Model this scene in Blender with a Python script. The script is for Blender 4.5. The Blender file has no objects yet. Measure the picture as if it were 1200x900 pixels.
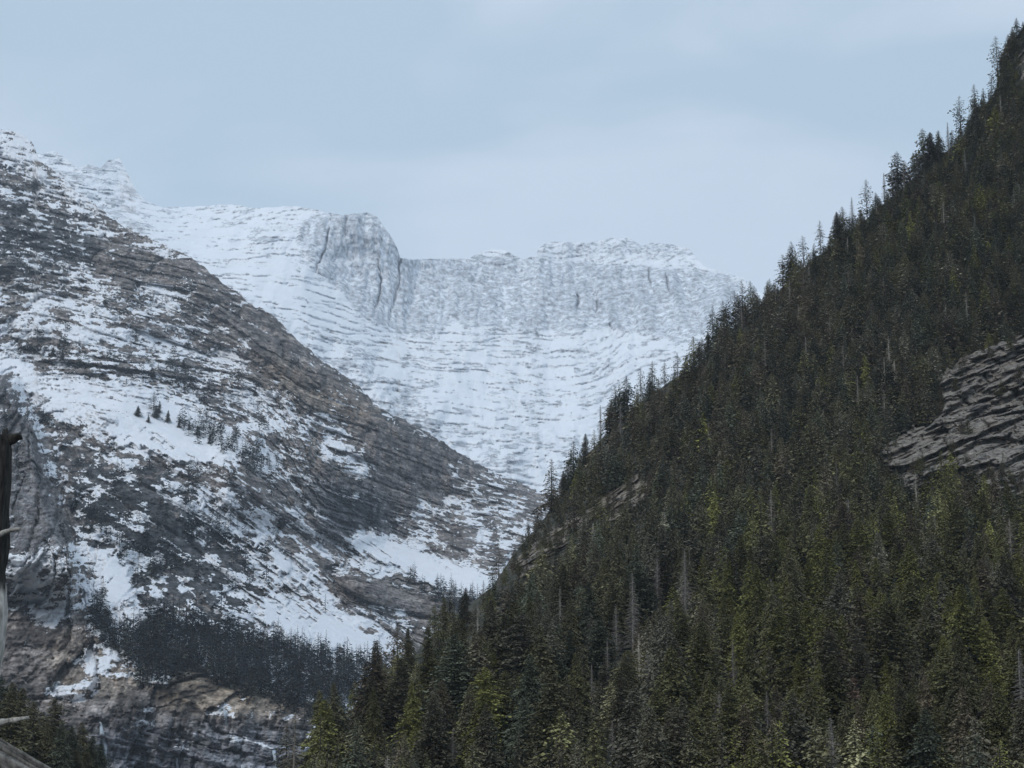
import bpy, math, random
import numpy as np
from mathutils import Vector

# ------------------------------------------------------------------ camera
sc = bpy.context.scene
LENS_F = 2239.0                      # focal length in photo pixels (1200 wide)
PITCH = math.radians(11.5)
CAM_Z = 1.7
cam = bpy.data.cameras.new("camera")
cam.sensor_width = 36.0
cam.lens = 36.0 * LENS_F / 1200.0
cam.clip_start = 0.1
cam.clip_end = 60000.0
cam_o = bpy.data.objects.new("camera", cam)
sc.collection.objects.link(cam_o)
cam_o.location = (0, 0, CAM_Z)
cam_o.rotation_euler = (math.pi / 2 + PITCH, 0, 0)
sc.camera = cam_o

# ------------------------------------------------------------------ light
SUN_EL = math.radians(38)
SUN_AZ = math.radians(205)           # from +Y (north) towards +X: veiled sun behind the camera, a little left
SKY_STRENGTH = 0.096
w = bpy.data.worlds.new("World")
sc.world = w
w.use_nodes = True
nt = w.node_tree
for n in list(nt.nodes):
    nt.nodes.remove(n)
L = nt.links.new
out = nt.nodes.new('ShaderNodeOutputWorld')
bg = nt.nodes.new('ShaderNodeBackground')
bg.inputs['Strength'].default_value = SKY_STRENGTH
sky = nt.nodes.new('ShaderNodeTexSky')
sky.sky_type = 'NISHITA'
sky.sun_disc = False
sky.sun_elevation = SUN_EL
sky.sun_rotation = SUN_AZ
sky.air_density = 1.2
sky.dust_density = 2.0
tc = nt.nodes.new('ShaderNodeTexCoord')
mp = nt.nodes.new('ShaderNodeMapping')
mp.inputs['Scale'].default_value = (1.0, 1.0, 2.6)
mp.inputs['Location'].default_value = (0.35, 0.1, 0.6)
L(tc.outputs['Generated'], mp.inputs['Vector'])
cn = nt.nodes.new('ShaderNodeTexNoise')
cn.inputs['Scale'].default_value = 5.2
cn.inputs['Detail'].default_value = 7
cn.inputs['Roughness'].default_value = 0.42
cn.inputs['Distortion'].default_value = 0.5
L(mp.outputs['Vector'], cn.inputs['Vector'])
cr = nt.nodes.new('ShaderNodeValToRGB')
cr.color_ramp.elements[0].position = 0.42
cr.color_ramp.elements[0].color = (4.9, 6.3, 7.7, 1)
cr.color_ramp.elements[1].position = 0.62
cr.color_ramp.elements[1].color = (6.35, 7.4, 8.8, 1)
L(cn.outputs['Fac'], cr.inputs['Fac'])
mx = nt.nodes.new('ShaderNodeMix')
mx.data_type = 'RGBA'
mx.inputs[0].default_value = 0.93
L(sky.outputs['Color'], mx.inputs[6])
L(cr.outputs['Color'], mx.inputs[7])
L(mx.outputs[2], bg.inputs['Color'])
L(bg.outputs[0], out.inputs[0])

sun = bpy.data.lights.new("sun", 'SUN')
sun.energy = 1.25
sun.angle = math.radians(18)
sun.color = (1.0, 0.97, 0.93)
sun_o = bpy.data.objects.new("sun", sun)
sc.collection.objects.link(sun_o)
sd = Vector((math.sin(SUN_AZ) * math.cos(SUN_EL), math.cos(SUN_AZ) * math.cos(SUN_EL), math.sin(SUN_EL)))
sun_o.rotation_euler = sd.to_track_quat('Z', 'Y').to_euler()
sun_o.location = (0, 0, 3000)

sc.view_settings.view_transform = 'Standard'
sc.view_settings.look = 'None'
sc.view_settings.exposure = 0.1
sc.view_settings.gamma = 1.0
sc.view_settings.use_curve_mapping = False
sc.cycles.max_bounces = 6
sc.cycles.diffuse_bounces = 3
sc.cycles.volume_bounces = 1
sc.cycles.transparent_max_bounces = 6
sc.cycles.use_denoising = True
sc.cycles.denoiser = 'OPENIMAGEDENOISE'
sc.cycles.denoising_input_passes = 'RGB_ALBEDO_NORMAL'
sc.cycles.denoising_prefilter = 'ACCURATE'

# ------------------------------------------------------------------ maths
RNG = np.random.default_rng(11)
random.seed(11)
_perm = [RNG.uniform(0, 2 * math.pi, (256, 256)) for _ in range(6)]


def pn(x, y, seed=0):
    """2-D gradient noise, about -0.7..0.7"""
    A = _perm[seed % 6]
    x = x + 17.31 * seed
    y = y - 9.77 * seed
    xi = np.floor(x).astype(np.int64)
    yi = np.floor(y).astype(np.int64)
    fx = x - xi
    fy = y - yi
    ux = fx * fx * fx * (fx * (fx * 6 - 15) + 10)
    uy = fy * fy * fy * (fy * (fy * 6 - 15) + 10)

    def g(i, j):
        a = A[(xi + i) & 255, (yi + j) & 255]
        return np.cos(a) * (fx - i) + np.sin(a) * (fy - j)
    a = g(0, 0) * (1 - ux) + g(1, 0) * ux
    b = g(0, 1) * (1 - ux) + g(1, 1) * ux
    return a * (1 - uy) + b * uy


def fbm(x, y, o=5, seed=0, gain=0.5, ridged=False):
    s = 0
    a = 1.0
    t = 0
    for k in range(o):
        n = pn(x, y, seed + k)
        if ridged:
            n = 0.5 - np.abs(n) * 1.6
        s = s + a * n
        t += a
        a *= gain
        x = x * 2.03 + 5.1
        y = y * 2.03 - 3.7
    return s / t


def rank(n, k=3.2):
    return 0.5 + 0.5 * np.tanh(k * n)


def sstep(a, b, x):
    t = np.clip((x - a) / (b - a), 0, 1)
    return t * t * (3 - 2 * t)


_cell = RNG.uniform(-1, 1, (512, 512))


def blocks(x, s, wdt, hgt, seed=0):
    """jointed rock: random value per block, and 1 inside the joints"""
    r = s / hgt + .35 * np.sin(x / wdt * .37 + seed)
    ri = np.floor(r).astype(np.int64)
    fr = r - ri
    off = _cell[(ri * 7 + seed) & 511, (ri * 13) & 511] * 3
    q = x / (wdt * (1 + .45 * _cell[(ri * 3 + 5) & 511, (ri + seed) & 511])) + off
    qi = np.floor(q).astype(np.int64)
    fq = q - qi
    val = _cell[(qi * 5 + ri * 31 + seed) & 511, (ri * 11 + qi * 17) & 511]
    jt = np.maximum(1 - fr / .16, 1 - np.minimum(fq, 1 - fq) / .07)
    return val, np.clip(jt, 0, 1)


CP, SP = math.cos(PITCH), math.sin(PITCH)


def ray(u, v):
    yc = (450.0 - v) / LENS_F
    dy = CP - SP * yc
    return ((u - 600.0) / LENS_F) / dy, (SP + CP * yc) / dy


def pt(u, v, Y):
    a, T = ray(u, v)
    return a * Y, Y, CAM_Z + T * Y


class TPS:
    """smooth surface through (u, v, value) points"""

    def __init__(self, pts):
        p = np.array(pts, float)
        self.p = p[:, :2] / 300.0
        n = len(p)
        K = self._k(self.p, self.p) + np.eye(n) * 1e-4
        P = np.c_[np.ones(n), self.p]
        A = np.zeros((n + 3, n + 3))
        A[:n, :n] = K
        A[:n, n:] = P
        A[n:, :n] = P.T
        b = np.zeros(n + 3)
        b[:n] = np.log(p[:, 2])
        self.w = np.linalg.solve(A, b)

    @staticmethod
    def _k(a, b):
        r2 = ((a[:, None, :] - b[None, :, :]) ** 2).sum(-1) + 1e-12
        return 0.5 * r2 * np.log(r2)

    def __call__(self, u, v):
        u = np.asarray(u, float)
        v = np.asarray(v, float)
        q = np.c_[u.ravel(), v.ravel()] / 300.0
        r = np.zeros(len(q))
        n = len(self.p)
        for i in range(0, len(q), 60000):
            s = q[i:i + 60000]
            r[i:i + 60000] = self._k(s, self.p) @ self.w[:n] + self.w[n] + s @ self.w[n + 1:]
        return np.exp(r).reshape(u.shape)


U0, U1, V0, V1, MS = -120.0, 1300.0, 60.0, 1020.0, 4.0
_mu = np.arange(U0, U1 + MS, MS)
_mv = np.arange(V0, V1 + MS, MS)
_MU, _MV = np.meshgrid(_mu, _mv)


def polymask(poly, soft=8):
    x, y = _MU, _MV
    ins = np.zeros(x.shape, bool)
    n = len(poly)
    for i in range(n):
        x1, y1 = poly[i]
        x2, y2 = poly[(i + 1) % n]
        if y1 == y2:
            continue
        c = ((y1 > y) != (y2 > y)) & (x < (x2 - x1) * (y - y1) / (y2 - y1) + x1)
        ins ^= c
    m = ins.astype(float)
    k = max(1, int(round(soft / MS)))
    for _ in range(2):
        for ax in (0, 1):
            acc = 0
            for d in range(-k, k + 1):
                acc = acc + np.roll(m, d, ax)
            m = acc / (2 * k + 1)
    return m


def msample(M, u, v):
    fu = np.clip((u - U0) / MS, 0, M.shape[1] - 1.001)
    fv = np.clip((v - V0) / MS, 0, M.shape[0] - 1.001)
    i = fu.astype(int)
    j = fv.astype(int)
    a = fu - i
    b = fv - j
    return (M[j, i] * (1 - a) * (1 - b) + M[j, i + 1] * a * (1 - b) + M[j + 1, i] * (1 - a) * b + M[j + 1, i + 1] * a * b)


def paint(base, items):
    M = np.full(_MU.shape, float(base))
    for it in items:
        val, poly = it[0], it[1]
        soft = it[2] if len(it) > 2 else 8
        m = polymask(poly, soft)
        M = M * (1 - m) + val * m
    return M


# ------------------------------------------------------------------ helpers
def link(o):
    sc.collection.objects.link(o)
    return o


def tag(o, label=None, cat=None, group=None, kind=None):
    if label:
        o['label'] = label
    if cat:
        o['category'] = cat
    if group:
        o['group'] = group
    if kind:
        o['kind'] = kind
    return o


def mesh_np(name, co, faces, mat, attrs=None, cols=None, smooth=True):
    """faces: (n,3) or (n,4) int array, or list of such arrays"""
    if not isinstance(faces, list):
        faces = [faces]
    me = bpy.data.meshes.new(name)
    co = np.asarray(co, np.float32)
    me.vertices.add(len(co))
    me.vertices.foreach_set('co', co.ravel())
    loops = np.concatenate([f.ravel() for f in faces]).astype(np.int32)
    sizes = np.concatenate([np.full(len(f), f.shape[1]) for f in faces]).astype(np.int32)
    starts = np.r_[0, np.cumsum(sizes)[:-1]].astype(np.int32)
    me.loops.add(len(loops))
    me.loops.foreach_set('vertex_index', loops)
    me.polygons.add(len(sizes))
    me.polygons.foreach_set('loop_start', starts)
    me.polygons.foreach_set('loop_total', sizes)
    me.update(calc_edges=True)
    if smooth:
        me.polygons.foreach_set('use_smooth', np.ones(len(sizes), bool))
    for k, a in (attrs or {}).items():
        at = me.attributes.new(k, 'FLOAT', 'POINT')
        at.data.foreach_set('value', np.asarray(a, np.float32).ravel())
    for k, c in (cols or {}).items():
        at = me.attributes.new(k, 'FLOAT_COLOR', 'POINT')
        c = np.asarray(c, np.float32)
        if c.shape[1] == 3:
            c = np.c_[c, np.ones(len(c), np.float32)]
        at.data.foreach_set('color', c.ravel())
    me.materials.append(mat)
    me.validate()
    return me


def grid_faces(nr, nc):
    i = np.arange(nr * nc).reshape(nr, nc)
    return np.stack([i[:-1, :-1], i[:-1, 1:], i[1:, 1:], i[1:, :-1]], -1).reshape(-1, 4)


def nmat(name):
    m = bpy.data.materials.new(name)
    m.use_nodes = True
    t = m.node_tree
    b = t.nodes['Principled BSDF']
    return m, t, b


def node(t, typ, **kw):
    n = t.nodes.new(typ)
    for k, v in kw.items():
        if hasattr(n, k):
            setattr(n, k, v)
        else:
            n.inputs[k].default_value = v
    return n


def mixc(t, fac, a, b, blend='MIX'):
    n = t.nodes.new('ShaderNodeMix')
    n.data_type = 'RGBA'
    n.blend_type = blend
    for sock, val in ((0, fac), (6, a), (7, b)):
        if hasattr(val, 'links'):
            t.links.new(val, n.inputs[sock])
        else:
            n.inputs[sock].default_value = val
    return n.outputs[2]


def maprange(t, val, a, b, c=0.0, d=1.0):
    n = t.nodes.new('ShaderNodeMapRange')
    n.inputs[1].default_value = a
    n.inputs[2].default_value = b
    n.inputs[3].default_value = c
    n.inputs[4].default_value = d
    t.links.new(val, n.inputs[0])
    return n.outputs[0]


def mathn(t, op, a, b):
    n = t.nodes.new('ShaderNodeMath')
    n.operation = op
    for i, v in ((0, a), (1, b)):
        if hasattr(v, 'links'):
            t.links.new(v, n.inputs[i])
        else:
            n.inputs[i].default_value = v
    return n.outputs[0]


# ------------------------------------------------------------------ materials
def terrain_mat(name, scale, snow_col, rough_rock=0.95, bump=1.0, squash=3.0, amp=.22, tilt=.12):
    """bare rock with a snow cover that follows the 'snow' and 'tint' attributes of the mesh"""
    m, t, b = nmat(name)
    geo = node(t, 'ShaderNodeNewGeometry')
    mpn = node(t, 'ShaderNodeMapping')
    mpn.inputs['Scale'].default_value = (scale, scale, scale * squash)
    mpn.inputs['Rotation'].default_value = (0, tilt, 0)
    t.links.new(geo.outputs['Position'], mpn.inputs['Vector'])
    n1 = node(t, 'ShaderNodeTexNoise', Scale=1.0, Detail=6, Roughness=0.65)
    t.links.new(mpn.outputs[0], n1.inputs['Vector'])
    n2 = node(t, 'ShaderNodeTexNoise', Scale=0.31, Detail=4, Roughness=0.6)
    t.links.new(mpn.outputs[0], n2.inputs['Vector'])
    sn = node(t, 'ShaderNodeAttribute', attribute_name='snow')
    ti = node(t, 'ShaderNodeAttribute', attribute_name='tint')
    k = maprange(t, n1.outputs['Fac'], 0.32, 0.68, 0.4, 1.65)
    rock = mixc(t, 1.0, ti.outputs['Color'], k, 'MULTIPLY')
    sadd = mathn(t, 'ADD', sn.outputs['Fac'], maprange(t, n1.outputs['Fac'], 0.25, 0.75, -amp, amp))
    sf = maprange(t, sadd, 0.35, 0.65)
    sc2 = mixc(t, maprange(t, n2.outputs['Fac'], 0.35, 0.7), snow_col, tuple(c * 0.93 for c in snow_col[:3]) + (1,))
    col = mixc(t, sf, rock, sc2)
    t.links.new(col, b.inputs['Base Color'])
    b.inputs['Roughness'].default_value = rough_rock
    b.inputs['Specular IOR Level'].default_value = 0.15
    bp = node(t, 'ShaderNodeBump', Strength=0.5 * bump, Distance=0.9 / scale)
    t.links.new(n1.outputs['Fac'], bp.inputs['Height'])
    t.links.new(bp.outputs[0], b.inputs['Normal'])
    return m


M_MASSIF = terrain_mat('snowy_rock', 0.05, (0.80, 0.83, 0.87, 1), bump=0.4, squash=1.2, amp=.28)
M_MOUNTAIN = terrain_mat('rock_and_snow', 0.13, (0.84, 0.86, 0.9, 1), bump=1.0, squash=1.4, amp=.5, tilt=.15)


def rock_mat(name, c1, c2, scale):
    m, t, b = nmat(name)
    geo = node(t, 'ShaderNodeNewGeometry')
    mpn = node(t, 'ShaderNodeMapping')
    mpn.inputs['Scale'].default_value = (scale * 0.5, scale * 0.5, scale * 2.0)
    mpn.inputs['Rotation'].default_value = (0, -0.35, 0)
    t.links.new(geo.outputs['Position'], mpn.inputs['Vector'])
    n1 = node(t, 'ShaderNodeTexNoise', Scale=1.0, Detail=8, Roughness=0.65, Distortion=0.4)
    t.links.new(mpn.outputs[0], n1.inputs['Vector'])
    n2 = node(t, 'ShaderNodeTexNoise', Scale=0.15, Detail=3)
    t.links.new(geo.outputs['Position'], n2.inputs['Vector'])
    c = mixc(t, maprange(t, n1.outputs['Fac'], 0.36, 0.66), c1, c2)
    c = mixc(t, maprange(t, n2.outputs['Fac'], 0.5, 0.7, 0, 0.4), c, (0.2, 0.16, 0.12, 1))
    n3 = node(t, 'ShaderNodeTexNoise', Scale=0.22, Detail=6, Roughness=0.7)
    t.links.new(mpn.outputs[0], n3.inputs['Vector'])
    c = mixc(t, maprange(t, n3.outputs['Fac'], 0.53, 0.6, 0, 0.8), c, (0.02, 0.02, 0.021, 1))
    t.links.new(c, b.inputs['Base Color'])
    b.inputs['Roughness'].default_value = 0.9
    bp = node(t, 'ShaderNodeBump', Strength=0.8, Distance=0.5 / scale)
    t.links.new(n1.outputs['Fac'], bp.inputs['Height'])
    t.links.new(bp.outputs[0], b.inputs['Normal'])
    return m


M_CLIFF = rock_mat('outcrop_rock', (0.08, 0.070, 0.060, 1), (0.33, 0.295, 0.255, 1), 1.0)


def floor_mat():
    m, t, b = nmat('forest_floor')
    geo = node(t, 'ShaderNodeNewGeometry')
    n1 = node(t, 'ShaderNodeTexNoise', Scale=0.12, Detail=8, Roughness=0.7)
    t.links.new(geo.outputs['Position'], n1.inputs['Vector'])
    c = mixc(t, maprange(t, n1.outputs['Fac'], 0.4, 0.65), (0.025, 0.028, 0.018, 1), (0.07, 0.06, 0.045, 1))
    t.links.new(c, b.inputs['Base Color'])
    b.inputs['Roughness'].default_value = 1.0
    return m


M_FLOOR = floor_mat()


def foliage_mat(name, source):
    """source: 'object' reads the object's own colour, 'attr' the mesh attribute 'tint'"""
    m, t, b = nmat(name)
    if source == 'object':
        ci = node(t, 'ShaderNodeObjectInfo').outputs['Color']
    else:
        ci = node(t, 'ShaderNodeAttribute', attribute_name='tint').outputs['Color']
    geo = node(t, 'ShaderNodeNewGeometry')
    n1 = node(t, 'ShaderNodeTexNoise', Scale=0.9, Detail=3, Roughness=0.7)
    t.links.new(geo.outputs['Position'], n1.inputs['Vector'])
    k = maprange(t, n1.outputs['Fac'], 0.32, 0.68, 0.72, 1.35)
    c = mixc(t, 1.0, ci, k, 'MULTIPLY')
    rnd = maprange(t, geo.outputs['Random Per Island'], 0, 1, 0.75, 1.25)
    c = mixc(t, 1.0, c, rnd, 'MULTIPLY')
    t.links.new(c, b.inputs['Base Color'])
    b.inputs['Roughness'].default_value = 0.75
    b.inputs['Specular IOR Level'].default_value = 0.12
    return m


M_NEEDLE = foliage_mat('needles', 'object')
M_NEEDLE_FAR = foliage_mat('needles_of_wood', 'attr')


def simple(name, col, rough=0.9, sc_=2.0, var=0.4):
    m, t, b = nmat(name)
    geo = node(t, 'ShaderNodeNewGeometry')
    n1 = node(t, 'ShaderNodeTexNoise', Scale=sc_, Detail=5, Roughness=0.6)
    t.links.new(geo.outputs['Position'], n1.inputs['Vector'])
    c = mixc(t, 1.0, col, maprange(t, n1.outputs['Fac'], 0.3, 0.7, 1 - var, 1 + var), 'MULTIPLY')
    t.links.new(c, b.inputs['Base Color'])
    b.inputs['Roughness'].default_value = rough
    return m


M_BARK = simple('bark', (0.085, 0.07, 0.06, 1))
M_DEADWOOD = simple('dead_wood', (0.24, 0.22, 0.2, 1))
M_ICE = simple('ice', (0.38, 0.43, 0.48, 1), 0.4, 0.3, 0.15)


# ------------------------------------------------------------------ terrain layers
def layer(name, us, top_pts, bot, nrows, tps, disp, shade, mat, back=True, sil_noise=(3.0, 0.05), skirt=40, power=1.0, uwarp=0):
    """A hillside that faces the valley: every column climbs from its foot to its crest, then falls away behind."""
    us = np.asarray(us, float)
    tp = np.array(top_pts, float)
    vt = np.interp(us, tp[:, 0], tp[:, 1])
    vt = vt + sil_noise[0] * 2 * fbm(us * sil_noise[1], us * 0 + 3.3, 5, 2, 0.6)
    vb = np.interp(us, [b_[0] for b_ in bot], [b_[1] for b_ in bot])
    t = np.linspace(0, 1, nrows)[:, None] ** power
    V = vb[None, :] + t * (vt - vb)[None, :]
    Ug = np.broadcast_to(us[None, :], V.shape).copy()
    if uwarp:
        Ug = Ug + uwarp * (1.6 * fbm(V * .035, Ug * .012, 5, 1, .62) + .3 * fbm(V * .3, Ug * .05, 2, 3))
    Y = tps(Ug, V)
    a, T = ray(Ug, V)
    X = a * Y
    Z = CAM_Z + T * Y
    dY = disp(Ug, V, X, Z, Y)
    Y2 = Y + dY
    X2, Z2 = a * Y2, CAM_Z + T * Y2
    snow, tint = shade(Ug, V, X, Z, Y)
    rows = [np.stack([X2, Y2, Z2], -1)]
    R_s = [snow]
    R_t = [tint]
    if back:
        for k, (dy, dz) in enumerate(((0.004, -0.0005), (0.02, -0.006), (0.06, -0.03), (0.15, -0.1), (0.3, -0.25))):
            yb = Y2[-1]
            rows.append(np.stack([X2[-1] * (1 + dy * 0.3), yb * (1 + dy), Z2[-1] + dz * yb], -1)[None])
            R_s.append(snow[-1:])
            R_t.append(tint[-1:])
    if skirt:
        s0 = rows[0][0].copy()
        s0[:, 2] -= skirt
        rows.insert(0, s0[None])
        R_s.insert(0, snow[:1])
        R_t.insert(0, tint[:1])
    co = np.concatenate(rows, 0)
    nr, nc = co.shape[:2]
    me = mesh_np(name, co.reshape(-1, 3), grid_faces(nr, nc), mat,
                 {'snow': np.concatenate(R_s, 0)}, {'tint': np.concatenate(R_t, 0).reshape(-1, 3)})
    o = link(bpy.data.objects.new(name, me))
    tag(o, kind='structure')
    return o


def lerp3(a, b, f):
    return np.asarray(a)[None, None, :] * (1 - f[..., None]) + np.asarray(b)[None, None, :] * f[..., None]


# ---- far snow-covered massif
A_TOP = [(-200, 150), (-80, 165), (0, 172), (50, 180), (62, 176), (78, 186), (92, 197), (105, 192), (118, 197), (128, 187), (140, 186), (150, 204), (158, 222), (172, 236), (190, 243),
         (230, 242), (270, 239), (300, 244), (320, 243), (345, 241), (375, 247), (400, 252), (430, 249), (442, 254), (450, 266), (460, 280), (466, 292), (469, 302),
         (480, 304), (520, 303), (550, 303), (562, 296), (578, 291), (592, 293), (604, 300), (612, 304), (628, 300), (633, 288), (642, 284), (664, 283), (690, 285), (702, 282), (716, 279),
         (738, 279), (752, 288), (764, 284), (790, 287), (806, 291), (818, 304), (826, 312), (850, 320), (872, 326), (880, 336), (905, 350), (1000, 380), (1150, 430)]
A_TPS = TPS([(-100, 160, 7200), (100, 190, 6900), (200, 243, 6700), (300, 242, 6500), (400, 250, 6250), (400, 303, 6150), (460, 285, 6250), (500, 303, 6500), (600, 300, 6700), (700, 282, 6900), (850, 320, 6600), (1000, 380, 6300),
             (365, 310, 5900), (420, 372, 5850), (480, 393, 6000), (550, 378, 6150), (700, 387, 6250), (850, 380, 6100),
             (250, 330, 5600), (180, 300, 5700), (0, 260, 6000), (350, 420, 5300), (480, 470, 5350), (600, 470, 5600), (740, 470, 5650), (900, 500, 5500), (500, 540, 4900), (640, 560, 5000), (800, 600, 5000), (640, 680, 4600), (300, 560, 4700), (0, 500, 4900), (1100, 600, 5200)])
A_CLIFF = polymask([(365, 306), (468, 303), (620, 303), (835, 318), (880, 336), (872, 372), (800, 398), (725, 388), (640, 386), (560, 382), (535, 376), (510, 394), (478, 392), (440, 380), (418, 368), (395, 335)], 5)
A_BLOCK = polymask([(352, 262), (372, 250), (435, 250), (452, 270), (469, 303), (366, 303), (345, 285)], 4)
A_CAP = polymask([(628, 300), (634, 286), (735, 279), (810, 292), (820, 303), (700, 301)], 4)
A_RIBS = polymask([(385, 395), (430, 400), (470, 440), (520, 500), (520, 560), (470, 500), (400, 440), (370, 400)], 10)
A_RAMP = polymask([(160, 245), (200, 255), (280, 290), (330, 305), (400, 352), (440, 385), (470, 420), (430, 415), (360, 375), (270, 330), (190, 280)], 8)
A_SHELF = polymask([(360, 304), (470, 302), (620, 301), (700, 298), (822, 303), (826, 311), (700, 307), (620, 307), (470, 307), (362, 310)], 2)
A_BOWL = polymask([(480, 395), (560, 385), (720, 392), (840, 400), (800, 450), (720, 520), (640, 540), (560, 500), (500, 440)], 12)
A_LOWER = polymask([(470, 460), (560, 500), (640, 520), (720, 500), (700, 620), (600, 620), (500, 560)], 14)
A_LEFTCRAG = polymask([(40, 175), (150, 188), (160, 235), (185, 300), (120, 270), (60, 230)], 8)


def a_maps(u, v):
    wu = u + 14 * fbm(u * .03, v * .03, 4, 1)
    wv = v + 8 * fbm(u * .03, v * .03, 4, 3)
    g = lambda M: msample(M, wu, wv)
    return g(A_CLIFF), g(A_BLOCK), g(A_CAP), g(A_RIBS), g(A_RAMP), g(A_BOWL), g(A_LOWER), g(A_LEFTCRAG)


def a_features(u, v, X, Z, Y):
    cl, bk, cap, rib, ramp, bowl, low, lc = a_maps(u, v)
    cliff = np.clip(cl + bk + cap * .6, 0, 1)
    wz = Z + 60 * fbm(X * .0025, Z * .0035, 4, 2) + 26 * fbm(X * .012, Z * .014, 4, 1, .6)
    right = sstep(600, 700, u)
    wz = wz + right * (-0.22 * X + 36 * np.sin(X * .009 + .6 * np.sin(X * .02)))
    strata = fbm(X * .004, wz * .03, 5, 0, .68)
    fine = fbm(X * .012, wz * .07, 5, 4, .7)
    vert = fbm((X + 9 * fbm(X * .01, Z * .02, 3, 5)) * .016, Z * .0022, 5, 3, .7)
    crack = sstep(.445, .5, fbm((X + 22 * fbm(X * .004, Z * .012, 4, 5)) * .0085, Z * .0005, 2, 1, .35, True)) * sstep(-.35, .0, fbm(X * .008, Z * .006, 3, 2))
    gully = fbm(X * .006, Z * .003, 4, 5, .5)
    return cliff, rib, ramp, bowl, low, lc, strata, fine, vert, crack, gully, wz


def a_disp(u, v, X, Z, Y):
    cliff, rib, ramp, bowl, low, lc, strata, fine, vert, crack, gully, wz = a_features(u, v, X, Z, Y)
    rough = np.clip(.25 + .6 * cliff + .7 * rib + .45 * low + .6 * lc - .6 * ramp, .08, 1.2)
    d = rough * (26 * strata + 22 * fine) * (1 - .65 * cliff) + cliff * (110 * vert + 60 * crack) + (rib + .4 * low) * 160 * gully
    d = d + (130 - 60 * cliff) * gully * (1 - .7 * ramp)
    bv, bj = blocks(X + 30 * vert, wz, 75, 20, 3)
    d = d + 16 * fbm(X * .02, Z * .02, 4, 2) * rough + (14 * bv + 8 * bj) * rough * (1 - .6 * cliff)
    ln2 = sstep(.22, .44, fbm(X * .0035, wz * .024, 5, 3, .6, True))
    d = d + 22 * ln2 * (1 - cliff)
    d = d + (1 - cliff) * (1 - .6 * ramp) * 60 * fbm((X + 30 * fbm(X * .008, Z * .008, 3, 2)) * .007, Z * .0012, 3, 4, .5, True)
    d = d + cliff * 130 * fbm(X * .006, Z * .0008, 3, 0, .5)
    return d


def a_shade(u, v, X, Z, Y):
    cliff, rib, ramp, bowl, low, lc, strata, fine, vert, crack, gully, wz = a_features(u, v, X, Z, Y)
    bv, bj = blocks(X + 30 * vert, wz, 75, 20, 3)
    bw, bk = blocks(X + 30 * vert + 40, wz + 9 * fine, 34, 10, 6)
    chute = sstep(.18, .42, fbm((X + 30 * fbm(X * .008, Z * .008, 3, 2)) * .007, Z * .0012, 3, 4, .5, True))
    rocky = sstep(.15, .55, -bv + .7 * rank(fbm(X * .004, Z * .005, 4, 3), 3) - .2)
    ln2 = sstep(.20, .46, fbm(X * .005, wz * .022, 5, 3, .68, True)) * sstep(-.05, .28, fbm(X * .011, Z * .007, 5, 1, .6))
    cov = .76 - .28 * ln2 * (1 - .8 * ramp) - .22 * cliff - .20 * rib - .10 * low - .22 * lc + .12 * ramp - .04 * bj * (1 - ramp) + .10 * bw + .2 * chute * (1 - cliff) - .26 * rocky * (1 - .6 * ramp) * (1 - cliff)
    n = rank(.55 * strata + .75 * fine + .35 * vert * cliff + .5 * fbm(X * .02, Z * .03, 4, 5), 2.6)
    snow = sstep(-.28, .28, cov - n)
    lines = sstep(.30, .46, fbm(X * .003, wz * .028, 4, 1, .5, True) + .10 * fine)
    csn = .0 + .22 * rank(vert + .4 * fine, 2) + .7 * lines * sstep(-.15, .25, fbm(X * .006, Z * .01, 3, 4) + .02)
    snow = snow * (1 - cliff) + csn * cliff
    shelf = msample(A_SHELF, u, v + 2 * fbm(u * .05, u * 0, 3, 1))
    snow = np.maximum(np.clip(snow, 0, 1) , shelf) * (1 - .8 * crack * np.clip(cliff + .2 * rib, 0, 1))
    tone = rank(fbm(X * .012, wz * .05, 5, 2, .6) * (1 - .7 * cliff) + 1.2 * vert * cliff + .14 * bv * cliff, 3.0)
    rime = lerp3((.40, .43, .47), (.64, .67, .71), tone)
    bare = lerp3((.36, .38, .41), (.62, .65, .69), tone)
    k = np.clip(cliff * .85 + .35, 0, 1)[..., None]
    tint = bare * (1 - k) + rime * k
    tint = tint * (1 - .6 * (crack * cliff)[..., None])
    return snow, tint


A_BOT = [(-200, 520), (640, 720), (1150, 720)]
layer('snow_mountain', np.arange(-160, 1010, 1.3), A_TOP, A_BOT, 330, A_TPS, a_disp, a_shade, M_MASSIF, sil_noise=(1.1, .12), power=.85, skirt=300)

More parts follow.
